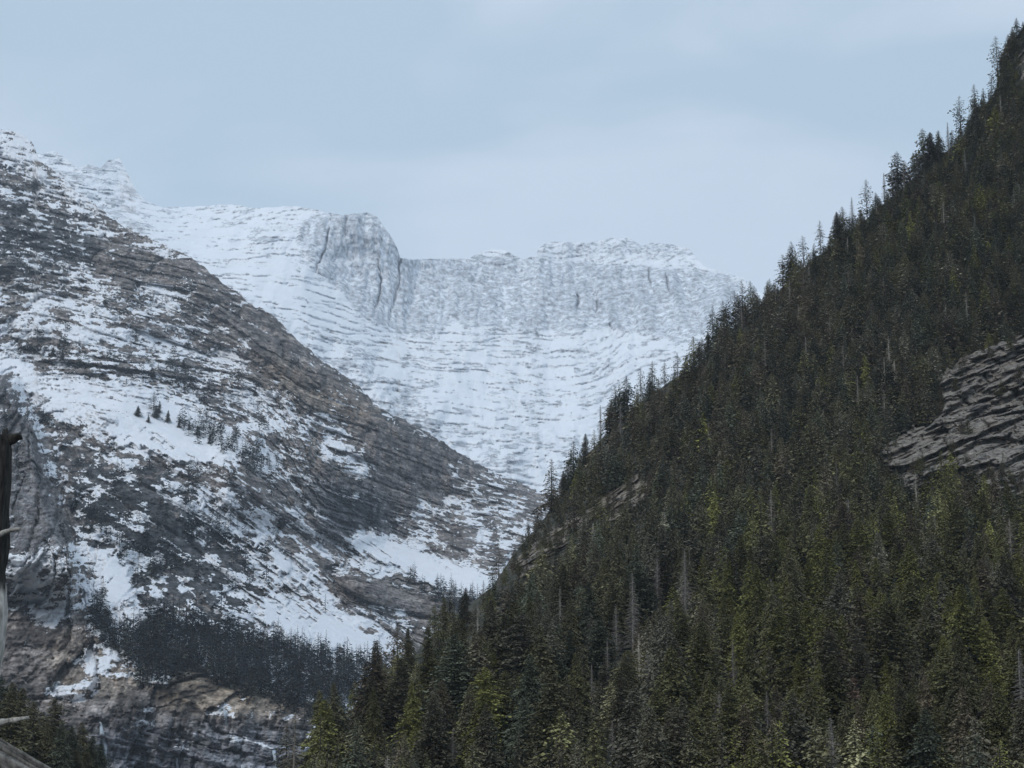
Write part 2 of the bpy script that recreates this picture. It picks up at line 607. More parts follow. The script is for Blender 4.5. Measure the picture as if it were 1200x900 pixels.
# ---- rocky mountain in front of it
B_TOP = [(-200, 120), (-60, 140), (0, 153), (22, 153), (30, 160), (38, 168), (45, 186), (58, 196), (70, 204), (80, 214), (92, 226), (108, 236), (120, 246), (134, 258), (150, 268), (165, 272), (180, 281),
         (200, 290), (222, 300), (240, 313), (258, 330), (276, 340), (290, 352), (300, 360), (318, 366), (332, 382), (345, 396), (360, 408), (380, 424), (400, 438), (420, 452), (440, 474), (460, 486),
         (485, 498), (510, 512), (540, 532), (570, 548), (600, 562), (625, 572), (640, 578), (680, 600), (760, 640)]
B_TPS = TPS([(0, 153, 3500), (60, 200, 3450), (110, 240, 3400), (200, 290, 3350), (290, 352, 3300), (400, 438, 3350), (520, 518, 3500), (640, 578, 3700), (-150, 130, 3600),
             (0, 300, 3000), (120, 340, 3050), (250, 420, 3000), (400, 490, 3150), (520, 590, 3250), (620, 620, 3300), (430, 560, 2950), (440, 640, 2800), (560, 690, 2700),
             (0, 430, 2600), (120, 470, 2550), (280, 540, 2500), (100, 560, 2250), (250, 640, 2200), (400, 700, 2350), (480, 730, 2450), (430, 680, 2450),
             (0, 700, 1850), (150, 720, 1800), (300, 760, 1850), (420, 790, 1950), (200, 810, 1600), (120, 820, 1580), (320, 830, 1650), (200, 900, 1520), (0, 900, 1500), (380, 900, 1600), (600, 800, 2300), (-150, 600, 2200), (300, 960, 1450), (0, 960, 1400), (700, 900, 2100)])
B_SNOW = paint(.42, [
    (.62, [(-120, 100), (40, 150), (75, 205), (135, 250), (108, 256), (50, 232), (0, 195), (-120, 190)], 6),
    (.22, [(-120, 195), (0, 205), (60, 235), (130, 262), (200, 292), (245, 330), (200, 345), (150, 322), (90, 315), (30, 330), (0, 318), (-120, 300)], 8),
    (.48, [(0, 340), (60, 320), (150, 335), (230, 350), (270, 420), (180, 430), (60, 400), (0, 400)], 14),
    (.62, [(60, 330), (100, 335), (150, 400), (110, 420), (60, 380)], 14),
    (.12, [(205, 290), (290, 350), (400, 438), (440, 475), (460, 500), (430, 495), (380, 480), (330, 462), (300, 445), (285, 420), (262, 390), (225, 360), (240, 340)], 6),
    (.05, [(300, 385), (345, 400), (400, 445), (440, 480), (400, 482), (340, 462), (300, 440)], 6),
    (.04, [(395, 450), (450, 480), (520, 520), (580, 556), (560, 585), (500, 595), (455, 608), (430, 560), (412, 500)], 6),
    (.28, [(520, 520), (640, 575), (640, 600), (560, 600), (540, 580)], 8),
    (.38, [(560, 585), (600, 590), (636, 585), (640, 640), (590, 640), (540, 610)], 8),
    (.40, [(450, 600), (560, 595), (640, 625), (600, 680), (500, 655), (450, 628)], 8),
    (.6, [(160, 430), (280, 450), (400, 490), (415, 560), (330, 530), (240, 480)], 14),
    (.32, [(290, 520), (400, 520), (445, 580), (450, 630), (400, 640), (330, 600), (280, 560)], 10),
    (.08, [(375, 570), (425, 560), (448, 590), (450, 635), (415, 638), (385, 615)], 5),
    (.93, [(-120, 420), (0, 412), (50, 436), (110, 447), (160, 458), (200, 478), (244, 505), (292, 533), (250, 543), (180, 538), (115, 512), (65, 478), (0, 445)], 5),
    (.9, [(135, 448), (185, 456), (250, 490), (310, 524), (326, 552), (290, 530), (225, 500), (170, 478)], 4),
    (.32, [(50, 500), (110, 520), (200, 545), (230, 600), (260, 660), (180, 670), (110, 620), (60, 560)], 12),
    (.36, [(230, 550), (320, 560), (400, 640), (330, 650), (260, 600)], 12),
    (.72, [(195, 560), (240, 572), (330, 640), (430, 690), (480, 745), (400, 710), (300, 660), (230, 610)], 6),
    (.2, [(180, 590), (260, 640), (340, 700), (320, 730), (230, 690), (180, 640)], 10),
    (.84, [(290, 690), (370, 712), (420, 735), (478, 745), (458, 775), (390, 770), (330, 752), (300, 730)], 6),
    (.1, [(375, 668), (440, 676), (500, 678), (540, 700), (520, 770), (470, 735), (425, 712), (388, 700)], 5),
    (.99, [(425, 622), (448, 625), (500, 652), (570, 668), (600, 670), (570, 705), (520, 692), (470, 668), (405, 634)], 4),
    (.82, [(110, 610), (140, 640), (165, 700), (150, 760), (130, 750), (120, 690), (100, 650)], 6),
    (.75, [(60, 670), (110, 660), (120, 720), (60, 735), (30, 720)], 6),
    (.42, [(70, 735), (160, 745), (168, 810), (90, 812), (60, 780)], 6),
    (.10, [(-150, 400), (0, 437), (16, 450), (34, 484), (46, 530), (60, 590), (80, 640), (60, 655), (-20, 640), (-150, 620)], 3),
    (.55, [(0, 645), (60, 650), (100, 690), (110, 735), (60, 730), (20, 700)], 8),
    (.08, [(-100, 700), (40, 725), (90, 745), (150, 790), (100, 812), (-100, 810)], 8),
    (.5, [(90, 740), (150, 745), (168, 800), (150, 815), (100, 790)], 5),
    (.98, [(53, 530), (60, 545), (72, 568), (62, 572), (54, 550)], 2),
    (.72, [(105, 690), (160, 730), (240, 740), (300, 750), (380, 775), (450, 780), (400, 830), (300, 800), (230, 785), (170, 800), (120, 760)], 6),
    (.06, [(-120, 800), (100, 812), (170, 806), (240, 785), (300, 800), (400, 830), (450, 960), (-120, 1000)], 5),
])
B_DIAG = paint(.15, [(1, [(0, 430), (330, 430), (460, 560), (560, 700), (500, 790), (150, 800), (60, 600)], 30), (.35, [(0, 330), (250, 340), (330, 430), (0, 430)], 30), (0, [(375, 668), (500, 678), (540, 700), (520, 770), (425, 712)], 5), (0, [(260, 340), (300, 385), (460, 485), (580, 556), (560, 590), (455, 610), (370, 600), (330, 462)], 14)])
B_VERT = paint(.1, [(1, [(300, 385), (460, 485), (580, 556), (560, 590), (455, 610), (370, 600), (330, 462)], 14), (.5, [(100, 810), (400, 820), (450, 960), (100, 960)], 8)])
B_DARK = paint(.12, [(.75, [(60, 510), (230, 560), (330, 700), (300, 740), (180, 730), (90, 640)], 20), (.7, [(-50, 200), (60, 240), (120, 262), (110, 320), (20, 330), (-50, 300)], 14),
                     (.45, [(250, 450), (330, 520), (330, 560), (230, 500)], 14), (.7, [(380, 570), (448, 590), (450, 635), (390, 620)], 6), (.55, [(210, 690), (300, 730), (460, 775), (380, 800), (160, 790)], 8),  # the buttress patch is shade put into the colour, not plants
                     (.75, [(430, 470), (640, 575), (640, 584), (430, 484)], 3)])
B_GREY = paint(0, [(.8, [(-150, 400), (0, 437), (16, 450), (34, 484), (46, 530), (60, 590), (80, 640), (60, 690), (-150, 700)], 4)])
B_OCHRE = paint(0, [(.8, [(180, 785), (250, 780), (310, 805), (380, 830), (400, 850), (300, 850), (190, 830)], 8), (.6, [(300, 410), (420, 470), (470, 500), (400, 490), (320, 455)], 10), (.4, [(60, 740), (160, 750), (165, 820), (60, 820)], 8)])
B_BLUE = paint(0, [(.9, [(100, 850), (400, 850), (420, 980), (100, 980)], 16), (.8, [(378, 565), (448, 580), (452, 638), (380, 630)], 8)])  # the buttress patch paints in its bluish shading


B_OUT = paint(0, [
    (1, [(250, 500), (330, 500), (400, 530), (440, 575), (452, 600), (449, 638), (410, 640), (330, 610), (260, 590)], 2.5),
    (.8, [(385, 668), (440, 676), (500, 678), (535, 705), (520, 750), (470, 728), (425, 706)], 3),
    (.7, [(190, 792), (250, 782), (310, 806), (385, 830), (420, 850), (420, 1010), (90, 1010), (95, 830), (170, 812)], 3),
    (.6, [(255, 375), (300, 380), (350, 405), (440, 478), (470, 505), (430, 500), (400, 490), (330, 468), (285, 440)], 3),
    (.5, [(0, 300), (60, 310), (150, 330), (160, 350), (60, 345), (0, 335)], 3)])


B_SPUR = paint(0, [(1, [(-150, 400), (0, 437), (16, 450), (34, 484), (46, 530), (60, 590), (80, 640), (94, 668), (80, 720), (20, 745), (-150, 760)], 2)])


def b_features(u, v, X, Z, Y):
    wu = u + 22 * fbm(u * .02, v * .02, 5, 1, .6)
    wv = v + 12 * fbm(u * .02 + 7, v * .02, 5, 3, .6)
    cov = msample(B_SNOW, wu, wv)
    dg = msample(B_DIAG, wu, wv)
    vt = msample(B_VERT, wu, wv)
    dk = msample(B_DARK, wu, wv)
    oc = msample(B_OCHRE, wu, wv)
    bl = msample(B_BLUE, wu, wv)
    q = 14 * fbm(X * .008, Z * .008, 4, 4)
    hz = Z + q + .06 * X
    hor = fbm(X * .027, hz * .09, 5, 0, .72)
    c, s = math.cos(math.radians(33)), math.sin(math.radians(33))
    xr = (X + q) * c - Z * s
    zr = (X + q) * s + (Z + .4 * q) * c
    dia = fbm(xr * .028, zr * .08, 5, 2, .72)
    ver = fbm((X + .6 * q) * .07, Z * .012, 5, 3, .65)
    blob = fbm(X * .05, Z * .07, 4, 5, .7)
    tl = dg * .62
    ss = hz + tl * X + 5 * blob
    b1, j1 = blocks(X + 8 * ver, ss, 46, 13, 2)
    b2, j2 = blocks(X + 8 * ver, ss + 4 * hor, 17, 5.5, 5)
    x0 = X + 45 * fbm(X * .006, Z * .008, 4, 3) + 18 * ver
    s0 = ss + 14 * fbm(X * .008, Z * .01, 4, 0)
    b0, j0 = blocks(x0, s0, 150, 40, 7)
    j0 = j0 * sstep(-.35, .1, fbm(X * .01, Z * .012, 3, 4))
    mid = sstep(.0, .12, cov) * (1 - sstep(.85, 1, cov))
    cov = cov + mid * (.15 * b0 + .30 * j0)
    ledge = np.clip(.8 * j1 * (b1 > -.2) + .75 * j2 * (b2 > .15), 0, 1) * sstep(-.18, .12, fbm(X * .02, Z * .03, 3, 2))
    cov = cov + .42 * ledge * sstep(-.02, .12, cov) * (1 - sstep(.85, 1, cov)) + .09 * b1 + .08 * b2
    hor = hor + .10 * b1 + .06 * b2
    dia = dia + .10 * b1 + .06 * b2
    return cov, dg, vt, dk, oc, bl, hor, dia, ver, blob, hz


def b_disp(u, v, X, Z, Y):
    cov, dg, vt, dk, oc, bl, hor, dia, ver, blob, hz = b_features(u, v, X, Z, Y)
    smooth = sstep(.75, .95, cov)
    mainn = dia * dg + hor * (1 - dg)
    d = (1 - .85 * smooth) * (18 * mainn + 26 * blob + 50 * vt * ver) + 130 * fbm(X * .004, Z * .003, 3, 1) + (1 - .7 * smooth) * 70 * fbm((X * .84 - Z * .54) * .003, (X * .54 + Z * .84) * .010, 4, 4, .5, True)
    wu = u + 10 * fbm(u * .05, v * .05, 4, 1, .6)
    wv = v + 7 * fbm(u * .05 + 7, v * .05, 4, 3, .6)
    d = d - msample(B_OUT, wu, wv) * 60
    d = d - msample(B_SPUR, wu, wv) * 260 * sstep(735, 640, v)
    ss = hz + dg * .62 * X + 5 * blob
    b1, j1 = blocks(X + 8 * ver, ss, 46, 13, 2)
    b2, j2 = blocks(X + 8 * ver, ss, 17, 5.5, 5)
    d = d + (.25 + bl + .5 * vt) * (7 * b1 + 4 * b2 + 7 * j1 + 3 * j2) * (1 - smooth)
    x0 = X + 45 * fbm(X * .006, Z * .008, 4, 3) + 18 * ver
    s0 = ss + 14 * fbm(X * .008, Z * .01, 4, 0)
    b0, j0 = blocks(x0, s0, 150, 40, 7)
    d = d + (1 - smooth) * (20 * b0 + 22 * j0)
    d = d + 50 * vt * fbm(X * .03, Z * .004, 3, 2, .6)
    ridge = sstep(0, 40, v - np.min(v, axis=0, keepdims=True))
    return d * (.3 + .7 * ridge)


def b_shade(u, v, X, Z, Y):
    cov, dg, vt, dk, oc, bl, hor, dia, ver, blob, hz = b_features(u, v, X, Z, Y)
    mainn = dia * dg + hor * (1 - dg)
    n = rank(1.0 * mainn + .6 * blob + .4 * vt * ver + .45 * fbm(X * .02, Z * .02, 3, 1), 3.6)
    snow = sstep(-.10, .10, cov - n)
    tone = rank(fbm(X * .03, hz * .09, 5, 3, .72) * (1 - .4 * vt) + 1.0 * ver * vt + .12 * blocks(X + 8 * ver, hz + dg * .62 * X + 5 * blob, 46, 13, 2)[0], 3.2)
    rock = lerp3((.052, .048, .047), (.275, .245, .228), tone)
    och = lerp3((.12, .095, .07), (.33, .26, .19), tone)
    blu = lerp3((.085, .09, .105), (.27, .275, .30), tone)
    o3 = oc[..., None]
    rock = rock * (1 - o3) + och * o3
    b3 = bl[..., None]
    rock = rock * (1 - b3) + blu * b3
    g3 = msample(B_GREY, u, v)[..., None]
    rock = rock * (1 - g3) + lerp3((.065, .064, .068), (.21, .205, .21), tone) * g3
    veg_shade = sstep(-.1, .1, dk - rank(fbm(X * .06, Z * .075, 5, 0, .75), 3))[..., None]
    rock = rock * (1 - veg_shade * .8) + np.array((.035, .04, .045)) * veg_shade * .8  # dark plants, and the buttress shade painted into the rock
    fine = fbm(X * .16, Z * .2, 3, 2, .8)[..., None]
    ss = hz + dg * .62 * X + 5 * blob
    sA, tA = blocks(X + 8 * ver, ss, 60, 9, 4)
    sB, tB = blocks(X + 6 * ver, ss + 3 * hor, 26, 3.8, 1)
    rock = rock * (1 + .28 * sA + .25 * sB)[..., None] * (1 - .55 * np.clip(tA + .6 * tB, 0, 1))[..., None]
    return snow, rock * np.clip(1 + 1.8 * fine, .35, 2.0) * 1.15


B_BOT = [(-200, 960), (300, 960), (460, 930), (700, 900)]
layer('rocky_mountain', np.arange(-130, 730, 1.15), B_TOP, B_BOT, 700, B_TPS, b_disp, b_shade, M_MOUNTAIN, sil_noise=(4.2, .11), skirt=120)

# ---- forested slope on the right
D_TOP = [(280, 985), (330, 925), (360, 895), (400, 852), (440, 815), (480, 772), (510, 742), (540, 716), (575, 690), (600, 652), (625, 624), (642, 600), (660, 574), (690, 530), (720, 498), (745, 478), (780, 450), (810, 434), (842, 402), (870, 374),
         (910, 342), (960, 298), (1000, 268), (1040, 236), (1080, 200), (1120, 170), (1150, 130), (1166, 106), (1176, 78), (1188, 48), (1200, 30), (1260, -20), (1400, -90)]
D_TPS = TPS([(280, 985, 380), (340, 915, 420), (500, 750, 600), (600, 655, 740), (660, 588, 840), (700, 525, 900), (780, 450, 940), (870, 374, 970), (1000, 268, 980), (1120, 170, 990), (1200, 30, 1000), (1320, -60, 1000),
             (600, 900, 385), (800, 900, 360), (1000, 900, 345), (1200, 900, 335), (600, 1010, 330), (1000, 1010, 300), (1250, 1010, 290), (350, 1010, 350), (600, 780, 510), (750, 680, 600), (900, 600, 660), (1050, 560, 690), (1200, 520, 715), (1320, 500, 720),
             (1000, 400, 830), (1200, 300, 850), (1100, 720, 520), (850, 480, 810)])


def d_disp(u, v, X, Z, Y):
    return 14 * fbm(X * .02, Z * .02, 4, 2)


def d_shade(u, v, X, Z, Y):
    return X * 0, lerp3((.03, .03, .03), (.03, .03, .03), X * 0)


layer('forest_slope', np.arange(280, 1330, 4.0), D_TOP, [(280, 1040), (1340, 1040)], 240, D_TPS, d_disp, d_shade, M_FLOOR, sil_noise=(3, .05), skirt=30)


def d_point(u, v):
    Y = D_TPS(np.array([u]), np.array([v]))[0]
    a, T = ray(u, v)
    X, Z = a * Y, CAM_Z + T * Y
    Y = Y + float(14 * fbm(np.array([X]) * .02, np.array([Z]) * .02, 4, 2)[0])
    return a * Y, Y, CAM_Z + T * Y


def layer_point(tps, disp, u, v, top):
    """a point on a mountain face; disp may look at the crest of its column, so hand it one"""
    U = np.array([[u], [u]], float)
    Vv = np.array([[v], [np.interp(u, [p[0] for p in top], [p[1] for p in top])]], float)
    Y = tps(U, Vv)
    a, T = ray(U, Vv)
    Y = Y + disp(U, Vv, a * Y, CAM_Z + T * Y, Y)
    return float(a[0, 0] * Y[0, 0]), float(Y[0, 0]), float(CAM_Z + T[0, 0] * Y[0, 0])


# ---- valley ground: one sheet, a low bank under the camera, out to the horizon
def ground():
    r = np.r_[0, 2, 4, 6, 8, 10, 12, 14, 17, 20, 25, 32, 40, 55, 75, 100, 150, 220, 320, 500, 900, 1600, 3000, 6000, 10000]
    xs = np.r_[-r[::-1], r[1:]]
    Xg, Yg = np.meshgrid(xs, xs)
    R = np.hypot(Xg, Yg)
    Zg = -16 * sstep(18, 140, R) + .35 * fbm(Xg * .15, Yg * .15, 4, 1) * (R < 120) * sstep(1, 5, R)
    n = len(xs)
    me = mesh_np('ground', np.stack([Xg, Yg, Zg], -1).reshape(-1, 3), grid_faces(n, n), M_FLOOR)
    tag(link(bpy.data.objects.new('ground', me)), kind='structure')


ground()


# ------------------------------------------------------------------ rock outcrops on the forested slope
OUTGRID = []


def outcrop(label, poly, step, bulge, dip, pxs, seed, mat=None, soft=7, cat='rock'):
    pm = polymask(poly, soft)
    us = np.arange(min(p[0] for p in poly) - 14, max(p[0] for p in poly) + 14, step)
    vs = np.arange(max(p[1] for p in poly) + 14, min(p[1] for p in poly) - 14, -step)
    Ug, Vg = np.meshgrid(us, vs)
    m = msample(pm, Ug + 10 * fbm(Ug * .06, Vg * .06, 4, seed), Vg + 10 * fbm(Ug * .06 + 4, Vg * .06, 4, seed + 1))
    Y = D_TPS(Ug, Vg)
    a, T = ray(Ug, Vg)
    X, Z = a * Y, CAM_Z + T * Y
    Yh = Y + 14 * fbm(X * .02, Z * .02, 4, 2)
    q = 2.5 * fbm(X * .05, Z * .05, 4, seed)
    s = Z - dip * X + q
    wx = X + 4 * fbm(X * .08, s * .2, 3, seed + 1)
    ws = s + 3.5 * fbm(X * .03, s * .06, 3, seed + 2)
    v1, j1 = blocks(wx, ws, 24, 7.5, seed)
    v2, j2 = blocks(wx, ws + .7 * pn(X * .3, s * .3, 2), 9, 2.6, seed + 3)
    v3, j3 = blocks(wx, ws, 2.4, .8, seed + 9)
    big = fbm(X * .03, s * .05, 3, seed + 4)
    notch = sstep(.14, .30, fbm(X * .03 + 3, ws * .13, 3, seed + 3, .5, True)) * 9.0
    Yo = Yh - bulge * sstep(.1, .5, m + (.16 * v1 + .12 * v2) * (m < .8)) + 3 + 4.2 * v1 + 2.4 * v2 + .9 * v3 + 3.6 * j1 + 1.6 * j2 + .6 * j3 + notch + 6 * big
    Yo = Yo + 8 * (1 - sstep(.12, .3, m))
    keep = m > .1
    OUTGRID.append((Ug, Vg, Yo, m))
    co = np.stack([a * Yo, Yo, CAM_Z + T * Yo], -1)
    f = grid_faces(*Ug.shape)
    kf = keep.ravel()[f].any(1)
    f = f[kf]
    # rim that runs back into the hill so the crag is a solid lump
    used = np.unique(f)
    remap = -np.ones(Ug.size, int)
    remap[used] = np.arange(len(used))
    cu = co.reshape(-1, 3)[used]
    f = remap[f]
    e = np.concatenate([f[:, [0, 1]], f[:, [1, 2]], f[:, [2, 3]], f[:, [3, 0]]])
    key = np.sort(e, 1)
    uq, inv, cnt = np.unique(key, axis=0, return_inverse=True, return_counts=True)
    be = e[cnt[inv.ravel()] == 1]
    bv = np.unique(be)
    rm = -np.ones(len(cu), int)
    rm[bv] = len(cu) + np.arange(len(bv))
    bc = cu[bv].copy()
    bc[:, 1] += 25
    bc[:, 2] -= 4
    f2 = np.stack([be[:, 1], be[:, 0], rm[be[:, 0]], rm[be[:, 1]]], 1)
    me = mesh_np('rock_outcrop', np.r_[cu, bc], np.r_[f, f2], mat or M_CLIFF, smooth=False)
    o = link(bpy.data.objects.new('rock_outcrop', me))
    tag(o, label, cat)
    return o


OUT_R = [(1034, 534), (1060, 508), (1098, 500), (1110, 474), (1098, 448), (1130, 424), (1165, 410), (1215, 394), (1270, 380), (1275, 575), (1200, 578), (1160, 568), (1120, 545), (1090, 560), (1062, 575), (1044, 552)]
OUT_L = [(604, 670), (622, 642), (650, 620), (680, 604), (700, 588), (728, 570), (752, 557), (762, 572), (752, 597), (728, 606), (700, 604), (680, 622), (655, 642), (630, 662), (612, 680)]
OUT_T = [(1187, 80), (1193, 64), (1203, 56), (1235, 58), (1238, 92), (1210, 98), (1192, 92)]
OUT_S = [(958, 466), (985, 460), (1000, 468), (985, 478), (960, 478)]
outcrop('large banded grey cliff with black overhanging ledges breaking the forest at the right edge', OUT_R, 0.8, 22, .45, .30, 1, cat='cliff')
outcrop('pale brown broken rock rib running up the left flank of the forested slope', OUT_L, 0.8, 15, .7, .28, 3, rock_mat('rib_rock', (.12, .10, .08, 1), (.36, .31, .25, 1), 1.0), cat='rock rib')
outcrop('small grey rock knob on the crest of the forested slope, top right corner', OUT_T, 0.8, 6, .8, .3, 2, cat='rock')


# ------------------------------------------------------------------ conifers
def tri_tube(path, radii, n=5):
    path = np.asarray(path, float)
    co, fa = [], []
    for i, (p, r) in enumerate(zip(path, radii)):
        for k in range(n):
            a = 2 * math.pi * k / n
            co.append((p[0] + r * math.cos(a), p[1] + r * math.sin(a), p[2]))
    for i in range(len(path) - 1):
        for k in range(n):
            fa.append((i * n + k, i * n + (k + 1) % n, (i + 1) * n + (k + 1) % n, (i + 1) * n + k))
    return np.array(co), np.array(fa)


def conifer(seed, wid=.17, nb=150, ncl=8, base=.10, dens=1.0, droop=.35, prof=.8, clump=1.0, ragged=.35):
    """unit-height crown of needle sprays on drooping branches: returns coords, quads"""
    rg = np.random.default_rng(seed)
    co, fa = [], []
    n = 0
    lean = rg.uniform(-.012, .012, 2)
    gaps = rg.uniform(0, 2 * math.pi, 4)
    gapz = rg.uniform(.2, .85, 4)
    for b in range(nb):
        t = (b + rg.uniform(0, 1)) / nb
        z = base + (1 - base) * t ** .92
        rr = wid * (1 - t) ** prof + .012
        rr *= 1 + ragged * rg.normal() * .7
        az = b * 2.399 + rg.uniform(-.4, .4)
        dd = [abs(((az - g + math.pi) % (2 * math.pi)) - math.pi) < .6 and abs(z - gz) < .07 for g, gz in zip(gaps, gapz)]
        if any(dd):
            rr *= .45
        rr = max(rr, .01)
        ca, sa = math.cos(az), math.sin(az)
        k = max(2, int(ncl * min(1, .45 + rr / wid)))
        for j in range(k):
            s = (j + rg.uniform(.2, 1)) / k
            if rg.uniform() > dens:
                continue
            r = rr * s
            zz = z - droop * rr * s * s + .12 * rr * s
            side = rg.normal() * .22 * rr * (1 - .5 * s)
            px, py = ca * r - sa * side + lean[0] * z, sa * r + ca * side + lean[1] * z
            L_ = clump * rr * rg.uniform(.22, .42) + .006
            W_ = L_ * rg.uniform(.28, .5)
            da = az + rg.normal() * .7
            dx, dy = math.cos(da), math.sin(da)
            dz = -droop * s + rg.normal() * .25
            tl = rg.normal() * .6
            ex, ey, ez = -dy * math.cos(tl), dx * math.cos(tl), math.sin(tl)
            co += [(px, py, zz), (px + dx * L_ * .5 + ex * W_, py + dy * L_ * .5 + ey * W_, zz + dz * L_ * .5 + ez * W_),
                   (px + dx * L_, py + dy * L_, zz + dz * L_ - .1 * L_), (px + dx * L_ * .5 - ex * W_, py + dy * L_ * .5 - ey * W_, zz + dz * L_ * .5 - ez * W_)]
            fa.append((n, n + 1, n + 2, n + 3))
            n += 4
    # leader
    co += [(lean[0] - .004, lean[1], .95), (lean[0] + .004, lean[1], .95), (lean[0], lean[1], 1.02), (lean[0], lean[1] + .004, .97)]
    fa.append((n, n + 1, n + 2, n + 3))
    return np.array(co), np.array(fa)


def twigs(seed, wid=.1, nb=90, base=.12, prof=.8, th=.0028, up=.0):
    """bare branches of a dead conifer as thin blades of wood with side twigs"""
    rg = np.random.default_rng(seed)
    co, fa = [], []
    n = 0
    for b in range(nb):
        t = (b + rg.uniform(0, 1)) / nb
        z = base + (1 - base) * t
        rr = (wid * (1 - t) ** prof + .01) * rg.uniform(.4, 1.15)
        az = b * 2.399 + rg.uniform(-.5, .5)

        def blade(p0, p1, w0):
            nonlocal n
            d = np.array(p1) - np.array(p0)
            s = np.cross(d, rg.normal(size=3))
            s /= (np.linalg.norm(s) + 1e-9)
            a0, a1 = np.array(p0) - s * w0, np.array(p0) + s * w0
            co.extend([a0, a1, np.array(p1) + s * w0 * .3, np.array(p1) - s * w0 * .3])
            fa.append((n, n + 1, n + 2, n + 3))
            n += 4
        e = (math.cos(az) * rr, math.sin(az) * rr, z + (up - .25) * rr)
        blade((0, 0, z), e, th)
        blade((0, 0, z), e, th)
        for j in range(4):
            s = rg.uniform(.3, .95)
            p = (e[0] * s, e[1] * s, z + (e[2] - z) * s)
            a2 = az + rg.choice([-1, 1]) * rg.uniform(.5, 1.0)
            l2 = rr * rg.uniform(.2, .45)
            blade(p, (p[0] + math.cos(a2) * l2, p[1] + math.sin(a2) * l2, p[2] - rg.uniform(-.1, .5) * l2), th * .6)
    return np.array(co), np.array(fa)


def trunk_geo(seed, r=.011, h=.97, n=6):
    rg = np.random.default_rng(seed)
    zs = np.linspace(-.06, h, 7)
    wob = np.cumsum(rg.normal(size=(7, 2)) * .002, 0)
    return tri_tube(np.c_[wob, zs], [r * (1.15 - .95 * (z + .06) / (h + .06)) for z in zs], n)


PROTO = []      # (crown mesh, trunk mesh, kind)
for i in range(10):
    wid = (.155, .18, .20, .17, .145, .19, .22, .16, .175, .21)[i]
    c, f = conifer(100 + i, wid, 330, 32, base=(.06, .1, .05, .12, .08)[i % 5], prof=(.75, .9, .65, .8, 1.0)[i % 5], droop=(.35, .5, .2, .4, .6)[i % 5], clump=.36, ragged=(.3, .45, .35)[i % 3])
    tc_, tf_ = trunk_geo(200 + i)
    PROTO.append((mesh_np('crown', c, f, M_NEEDLE), mesh_np('trunk', tc_, tf_, M_BARK), 'live'))
for i in range(3):      # sparse, see-through ridge trees
    c, f = conifer(140 + i, .17, 120, 14, base=.12, prof=.7, droop=.25, clump=.5, ragged=.7, dens=.8)
    tc_, tf_ = trunk_geo(240 + i, .012)
    PROTO.append((mesh_np('crown', c, f, M_NEEDLE), mesh_np('trunk', tc_, tf_, M_BARK), 'sparse'))
for i in range(4):      # dead grey snags
    c, f = twigs(160 + i, (.11, .15, .09, .13)[i], 330, th=.0026)
    tc_, tf_ = trunk_geo(260 + i, .013)
    PROTO.append((mesh_np('branches', c, f, M_DEADWOOD), mesh_np('trunk', tc_, tf_, M_DEADWOOD), 'dead'))
LIVE = [p for p in PROTO if p[2] == 'live']
SPARSE = [p for p in PROTO if p[2] == 'sparse']
DEAD = [p for p in PROTO if p[2] == 'dead']

COLORS = {
    'dark green': (.118, .110, .062), 'blackish green': (.096, .088, .060), 'olive green': (.125, .120, .055), 'yellow-green': (.158, .156, .052),
    'blue-green': (.084, .094, .066), 'grey-green': (.14, .132, .098), 'brownish green': (.125, .104, .070), 'rust-brown': (.20, .145, .115), 'silver-grey': (.24, .22, .19)}


def place_tree(proto, loc, H, rz, colour, name, label, group, jitter=1.0, wide=1.0):
    e = bpy.data.objects.new(name, None)
    link(e)
    e.empty_display_size = .2
    e.location = loc
    e.rotation_euler = (0, 0, rz)
    e.scale = (H * wide, H * wide, H)
    tag(e, label, 'tree', group)
    c = bpy.data.objects.new('branches' if proto[2] == 'dead' else 'crown', proto[0])
    link(c)
    c.parent = e
    col = COLORS[colour]
    c.color = (col[0] * jitter, col[1] * jitter, col[2] * jitter, 1)
    t = bpy.data.objects.new('trunk', proto[1])
    link(t)
    t.parent = e
    return e


# base positions on the slope -------------------------------------------------
rgf = np.random.default_rng(5)
OUTS = [polymask(OUT_R, 1) + polymask([(p[0], p[1] + 10) for p in OUT_R], 1), polymask(OUT_L, 1), polymask(OUT_T, 1)]
KEEP_OUT = sum(OUTS)
OLIVE = paint(.15, [(.9, [(880, 620), (1010, 590), (1200, 560), (1260, 640), (1250, 1000), (740, 1000), (760, 780)], 30), (.55, [(340, 800), (560, 720), (620, 900), (330, 1000)], 30),
                    (.35, [(1000, 150), (1250, 100), (1250, 380), (1000, 380)], 40)])
GREYM = paint(.06, [(.22, [(640, 640), (860, 620), (880, 820), (660, 900)], 30), (.25, [(1050, 560), (1250, 560), (1250, 720), (1050, 700)], 30), (.22, [(900, 380), (1060, 420), (1040, 560), (900, 480)], 30), (.2, [(870, 340), (960, 300), (960, 420), (820, 460)], 20)])
BROWNM = paint(.10, [(.4, [(560, 560), (760, 460), (960, 300), (1000, 420), (760, 560), (600, 660)], 30), (.0, [(640, 640), (900, 600), (760, 760)], 20)])

SILS = np.array(D_TOP, float)
bases = []
v = 1012.0
while v > 20:
    Yr = float(D_TPS(np.array([900.]), np.array([max(v, 60)]))[0])
    pxm = LENS_F / Yr
    Hpx = 16 * pxm
    stepv = Hpx * .17
    stepu = Hpx * .23
    u = 285 + rgf.uniform(0, stepu)
    while u < 1290:
        uu = u + rgf.normal() * stepu * .35
        vv = v + rgf.normal() * stepv * .4
        vs = np.interp(uu, SILS[:, 0], SILS[:, 1])
        if vv > vs + 1 and msample(KEEP_OUT, np.array([uu]), np.array([vv]))[0] < .75:
            bases.append((uu, vv))
        u += stepu
    v -= stepv
bases = np.array(bases)


